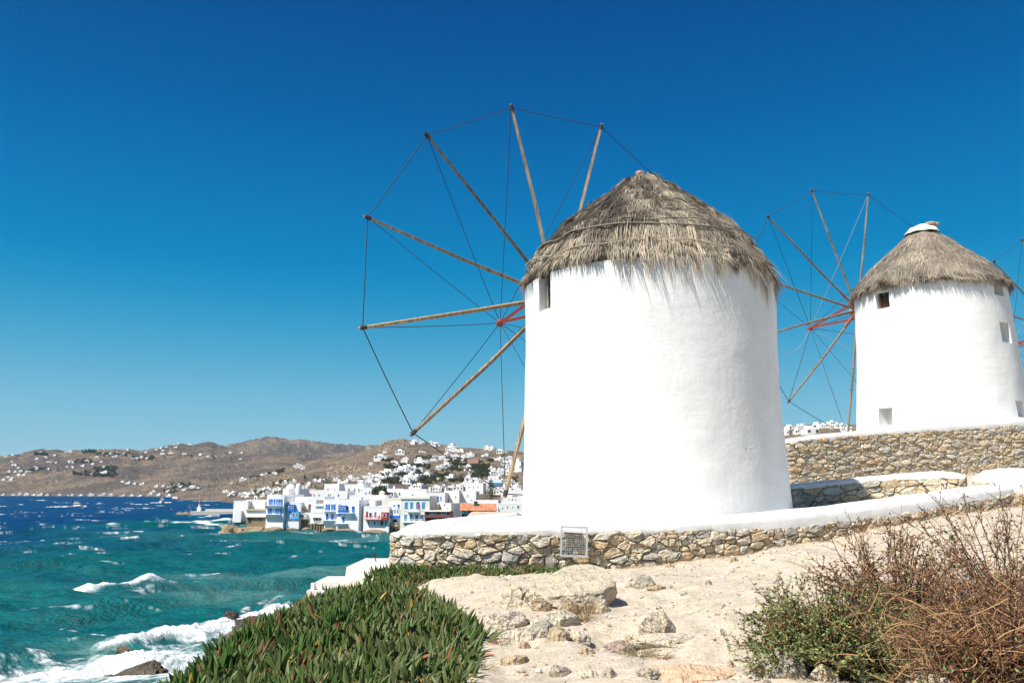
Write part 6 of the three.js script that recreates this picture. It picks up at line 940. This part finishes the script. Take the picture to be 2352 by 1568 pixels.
{ // layered conifer
  const p = at(...z3(1615, 1060), 262), g = thing('conifer', 'tall layered conifer with tiers of branches among the white houses', 'tree', p), r = rng(33), P = new Twigs(), Hh = 6.9; mesh('trunk', bar(V(0, -1, 0), V(0, Hh, 0), 0.16, 0.04, 7), CM.brn, g);
  for (let t = 0; t < 11; t++) { const y = 0.5 + t * (Hh - 0.6) / 11, R = 2.9 * (1 - t / 12.5) * rr(r, 0.85, 1.1); for (let b = 0; b < 8; b++) { const a = b / 8 * 6.28 + t * 0.7 + rr(r, -0.2, 0.2), l = R * rr(r, 0.7, 1.1); for (let q = 0; q < 16; q++) { const s = l * (0.25 + 0.75 * q / 16), c = V(Math.cos(a) * s, y + 0.22 * s + rr(r, -0.1, 0.12), Math.sin(a) * s), k = rr(r, 0.7, 1.4), d = V(Math.cos(a + rr(r, -1.3, 1.3)), rr(r, 0.1, 0.7), Math.sin(a + rr(r, -1.3, 1.3))).normalize(); P.leaf(c, d, V(-Math.sin(a), 0.3, Math.cos(a)), rr(r, 0.3, 0.6), 0.1, [0.035 * k, 0.06 * k, 0.03 * k]); } } }
  P.build('crown', leafM, g);
}
{
  const r = rng(77), kindsT = [0, 1, 2, 3].map((i) => crown(rng(500 + i), 1, 260, 0.13, [[0.045, 0.06, 0.03], [0.06, 0.075, 0.036], [0.085, 0.085, 0.042], [0.05, 0.065, 0.04]][i], 0.75, 5)), lists = [[], [], [], []];
  const put = (h, x, y, w) => { const p = h.find(x, y), s = w * -p.z * 1.0178 / FOCAL / 2; lists[Math.floor(r() * 4)].push([p, s]); };
  const field = (h, Z, x0, x1, y0, y1, n, w0, w1, k) => { for (let i = 0; i < n * 2.6; i++) { const [x, y] = Z(rr(r, x0, x1), rr(r, y0, y1)); put(h, x, y, rr(r, w0 * 0.6, w1 * 0.8) / k); } };
  const G3 = (a) => field(townHill, z3, ...a, 6.07), G2 = (a) => field(townHill, z2, ...a, 5.12), G1 = (a) => field(farHill, z1, ...a, 4.096);
  [[1060, 1600, 545, 640, 60, 50, 100], [1340, 1600, 640, 740, 26, 60, 110], [790, 1100, 690, 790, 34, 60, 110], [500, 760, 555, 620, 22, 40, 80], [780, 1060, 870, 920, 22, 50, 90], [640, 780, 730, 830, 16, 60, 100], [310, 470, 660, 730, 10, 60, 100], [150, 400, 740, 830, 20, 40, 90], [110, 340, 580, 610, 20, 30, 60], [1000, 1280, 480, 520, 14, 40, 80], [0, 240, 480, 510, 18, 30, 60], [560, 780, 430, 470, 16, 25, 50], [1580, 1650, 480, 520, 5, 50, 70], [1880, 1990, 700, 900, 10, 50, 90], [1130, 1250, 730, 800, 9, 50, 90], [1100, 1260, 860, 900, 9, 40, 80], [300, 1900, 380, 900, 70, 20, 50], [500, 640, 640, 740, 10, 50, 90], [860, 1260, 600, 650, 20, 30, 60], [1540, 1800, 800, 900, 10, 30, 60]].forEach(G3);
  [[650, 830, 50, 130, 26, 25, 60], [440, 560, 120, 150, 14, 25, 50], [780, 940, 220, 250, 12, 25, 50], [480, 830, 330, 400, 34, 20, 50], [200, 480, 370, 410, 16, 20, 40], [700, 800, 240, 290, 8, 25, 50], [2000, 2350, 120, 250, 30, 40, 90], [1740, 1840, 200, 240, 8, 30, 60], [1040, 1400, 170, 300, 30, 15, 40], [100, 900, 60, 300, 50, 10, 30], [2000, 2320, 30, 80, 14, 40, 80]].forEach(G2);
  [[280, 400, 268, 285, 14, 20, 45], [720, 860, 240, 266, 16, 15, 40], [870, 1180, 262, 300, 26, 12, 34], [1220, 1420, 300, 335, 20, 15, 40], [660, 840, 320, 360, 18, 15, 40], [660, 830, 440, 480, 22, 18, 40], [860, 1080, 400, 490, 40, 20, 50], [1600, 1780, 560, 600, 16, 20, 50], [1750, 1880, 610, 640, 10, 20, 44], [1500, 2050, 285, 310, 16, 10, 30], [130, 280, 425, 455, 8, 14, 30], [280, 420, 405, 430, 8, 14, 30], [0, 2000, 240, 640, 70, 6, 20], [1520, 1720, 610, 650, 10, 15, 40]].forEach(G1);
  lists.forEach((l, i) => { const im = new THREE.InstancedMesh(kindsT[i], leafM, l.length), m = new THREE.Matrix4(); l.forEach(([p, s], k) => { m.compose(V(p.x, p.y + s * 0.45, p.z), new THREE.Quaternion().setFromAxisAngle(V(0, 1, 0), r() * 6.28), V(s, s * rr(r, 0.7, 1.1), s)); im.setMatrixAt(k, m); }); im.name = numbered('shrubs'); im.castShadow = im.receiveShadow = true; tag(im, 'dark green shrubs and small trees scattered over the hillsides', 'shrubs', null, 'stuff'); scene.add(im); });
  // boulders strewn over the rocky slopes
  const bk = [0, 1].map((i) => rockGeo(600 + i, 1, 0.8, 0.9, 1, 0.3, 6)), bm = [std({ color: rgb(0.3, 0.24, 0.175), roughness: 1 }), std({ color: rgb(0.24, 0.195, 0.15), roughness: 1 })], bl = [[], []];
  const strew = (h, Z, x0, x1, y0, y1, n, w0, w1, k) => { for (let i = 0; i < n * 2.6; i++) { const [x, y] = Z(rr(r, x0, x1), rr(r, y0, y1)), p = h.find(x, y); bl[i % 2].push([p, (w0 + (w1 - w0) * r() ** 3) / k * -p.z * 1.0178 / FOCAL / 2]); } };
  strew(townHill, z2, 1340, 1880, 40, 200, 260, 8, 46, 5.12); strew(townHill, z2, 250, 1000, 120, 320, 260, 6, 26, 5.12); strew(townHill, z2, 0, 1300, 40, 330, 240, 5, 20, 5.12); strew(townHill, z3, 20, 480, 200, 380, 260, 8, 40, 6.07); strew(townHill, z3, 480, 1900, 260, 480, 140, 6, 26, 6.07); strew(townHill, z3, 0, 700, 380, 680, 160, 6, 24, 6.07);
  bl.forEach((l, i) => { const im = new THREE.InstancedMesh(bk[i], bm[i], l.length), m = new THREE.Matrix4(); l.forEach(([p, s], k) => { m.compose(p, new THREE.Quaternion().setFromEuler(new THREE.Euler(r(), r() * 6, r())), V(s, s * rr(r, 0.6, 1), s)); im.setMatrixAt(k, m); }); im.name = numbered('hillside_boulders'); tag(im, 'pale boulders strewn over the rocky slopes behind the town', 'boulders', null, 'stuff'); scene.add(im); });
}
// ---------------------------------------------------------------- harbour: pier with its beacon, boats
{
  const a = at(...z1(1745, 786), 0.1); const D = 420, l = at(...z1(1790, 782), D), rgt = at(...z1(2420, 782), D), g = thing('pier', 'long low concrete pier with a small red and white beacon at its rocky end', 'pier', V(l.x, 0, -D)); void a;
  mesh('quay', boxUV(merge([box(rgt.x - l.x + 60, 2.8, 6, (rgt.x - l.x + 60) / 2, 0.6, -3), box(rgt.x - l.x + 55, 1.4, 0.6, (rgt.x - l.x + 60) / 2 + 3, 2.4, -5.6)])), std({ color: rgb(0.5, 0.48, 0.44) }), g);
  for (let i = 0; i < 6; i++) { const m = mesh('rock', rockGeo(640 + i, 2.2, 1.6, 2, 3, 0.3, 8), CM.stn, g); m.position.set(-1.5 - i * 1.1, -0.2, -2 - (i % 3)); }
  const b = mesh('beacon', merge([box(1.8, 2.2, 1.8, 3.5, 3, -2.8), new THREE.CylinderGeometry(0.42, 0.5, 2.4, 12).translate(3.4, 5.2, -2.8)]), CM.wht, g); mesh('beacon_top', new THREE.CylinderGeometry(0.46, 0.47, 1.1, 12).translate(3.4, 6, -2.8), CM.red, b); mesh('lantern', new THREE.CylinderGeometry(0.2, 0.26, 0.8, 8).translate(3.4, 6.9, -2.8), CM.gry, b);
}
function hull(L, W, Hh, bow = 0.35) { // boat shell lofted over stations along x, bow towards +x
  const P = [], I = [], st = 10, m = 7; for (let i = 0; i <= st; i++) { const t = i / st, w = W / 2 * (t < 1 - bow ? 1 : Math.sqrt(Math.max(0, 1 - ((t - 1 + bow) / bow) ** 2))), sheer = 0.25 * Hh * t * t, x = L * (t - 0.5); for (let k = 0; k <= m; k++) { const a = k / m * Math.PI; P.push(x + (k && k < m ? 0 : 0.02 * L * t), -Math.sin(a) * Hh * 0.8 + (k % m ? 0 : Hh * 0.3 + sheer), Math.cos(a) * Math.max(w, 0.02)); } } for (let i = 0; i < st; i++) for (let k = 0; k < m; k++) { const a = i * (m + 1) + k, b = a + m + 1; I.push(a, a + 1, b, a + 1, b + 1, b); }
  for (let i = 0; i < st; i++) { const a = i * (m + 1), b = a + m, c = a + m + 1, d = c + m; I.push(a, c, b, b, c, d); } for (let k = 1; k < m; k++) I.push(0, k + 1, k); return toCreasedNormals(geoFrom(P, I), 0.7);
}
function motorboat(label, px, py, D, L, dir) {
  const p = at(px, py, D), g = thing('motorboat', label, 'boat', V(p.x, 0.35, -D)); g.rotation.set(0, dir, 0.05);
  const s = L / 10; mesh('hull', hull(10 * s, 3 * s, 2 * s), CM.wht, g); const c = mesh('cabin', merge([box(3.6 * s, 1.5 * s, 2.2 * s, -0.3 * s, 1.35 * s, 0), box(2.4 * s, 0.9 * s, 1.9 * s, -0.6 * s, 2.5 * s, 0), bar(V(-1.4 * s, 2.8 * s, 0), V(-1.7 * s, 4 * s, 0), 0.06 * s, 0.03 * s, 6)]), CM.wht, g); mesh('window', merge([box(3.65 * s, 0.5 * s, 2.24 * s, -0.2 * s, 1.6 * s, 0), box(2.44 * s, 0.35 * s, 1.94 * s, -0.55 * s, 2.55 * s, 0)]), CM.drk, c); mesh('stripe', box(8 * s, 0.16 * s, 3.04 * s, -0.8 * s, 0.28 * s, 0), CM.red, g);
  return g;
}
const wakeM = std({ color: rgb(0.8, 0.83, 0.85) });
function wake(label, x, z, L, W, seed) { // churned foam: lumps of spray lying on the water
  const r = rng(seed), q = []; for (let i = 0; i < 60; i++) { const t = r(), g = new THREE.IcosahedronGeometry(W * rr(r, 0.1, 0.3) * (1.1 - 0.6 * t), 1); g.scale(2.2, 0.55, 1); g.translate(x - L * t, 0.3 + 0.4 * (1 - t) * r(), z + W * rr(r, -0.4, 0.4) * (0.4 + t)); q.push(g); } const m = mesh('boat_wake', merge(q), wakeM); return tag(m, label, 'foam', null, 'stuff');
}
{ const b = motorboat('white motorboat racing to the right with a foaming wake, left part of the bay', ...z1(730, 745), 640, 14, 0.15); wake('white foaming wake behind the racing motorboat', b.position.x + 5, -640, 30, 4, 5);
  const c = motorboat('white boat heading towards the camera with spray at its bow, middle of the bay', ...z1(1520, 712), 900, 17, -1.2); wake('white spray around the boat in the middle of the bay', c.position.x + 11, -897, 21, 4, 6); }
const RIG = std({ color: rgb(0.55, 0.55, 0.53) });
function sailboat(label, px, py, D, L, mast, group) { const p = at(px, py, D), g = thing('sailing_yacht', label, 'boat', V(p.x, 0.5, -D), group); g.rotation.y = rr(rh, -0.4, 0.4); mesh('hull', hull(L, L * 0.27, L * 0.12), CM.wht, g); mesh('mast', bar(V(0.5, 0.5, 0), V(0.5, mast, 0), 0.14, 0.08, 6), RIG, g); mesh('boom', bar(V(0.5, 2, 0), V(-L * 0.36, 2.1, 0), 0.12, 0.12, 6), CM.blu, g); return g; }
sailboat('tall-masted sailing yacht in the harbour, highest mast of all', ...z1(2025, 692), 1000, 16, 23);
[[1870, 690, 13, '1st'], [1930, 692, 12, '2nd'], [1990, 690, 12, '3rd'], [2070, 690, 13, '4th'], [2110, 695, 15, '5th'], [2140, 692, 13, '6th'], [2180, 694, 12, '7th'], [2240, 694, 14, '8th']].forEach(([x, y, L, e]) => sailboat(`moored white yacht with bare mast in the far harbour, ${e} from left`, ...z1(x, y), 1030, L, L * 1.2, 'yachts moored in the harbour'));
{ const g = thing('ferry', 'small dark red hulled vessel moored at the far shore', 'boat', V(at(...z1(1680, 688), 1350).x, 0.5, -1350)); mesh('hull', hull(30, 6, 3), CM.red, g); mesh('cabin', box(9, 4, 4.5, -6, 2.6, 0), CM.wht, g); mesh('mast', bar(V(4, 0, 0), V(4, 11, 0), 0.15, 0.1, 6), RIG, g); }

renderer.render(scene, camera);
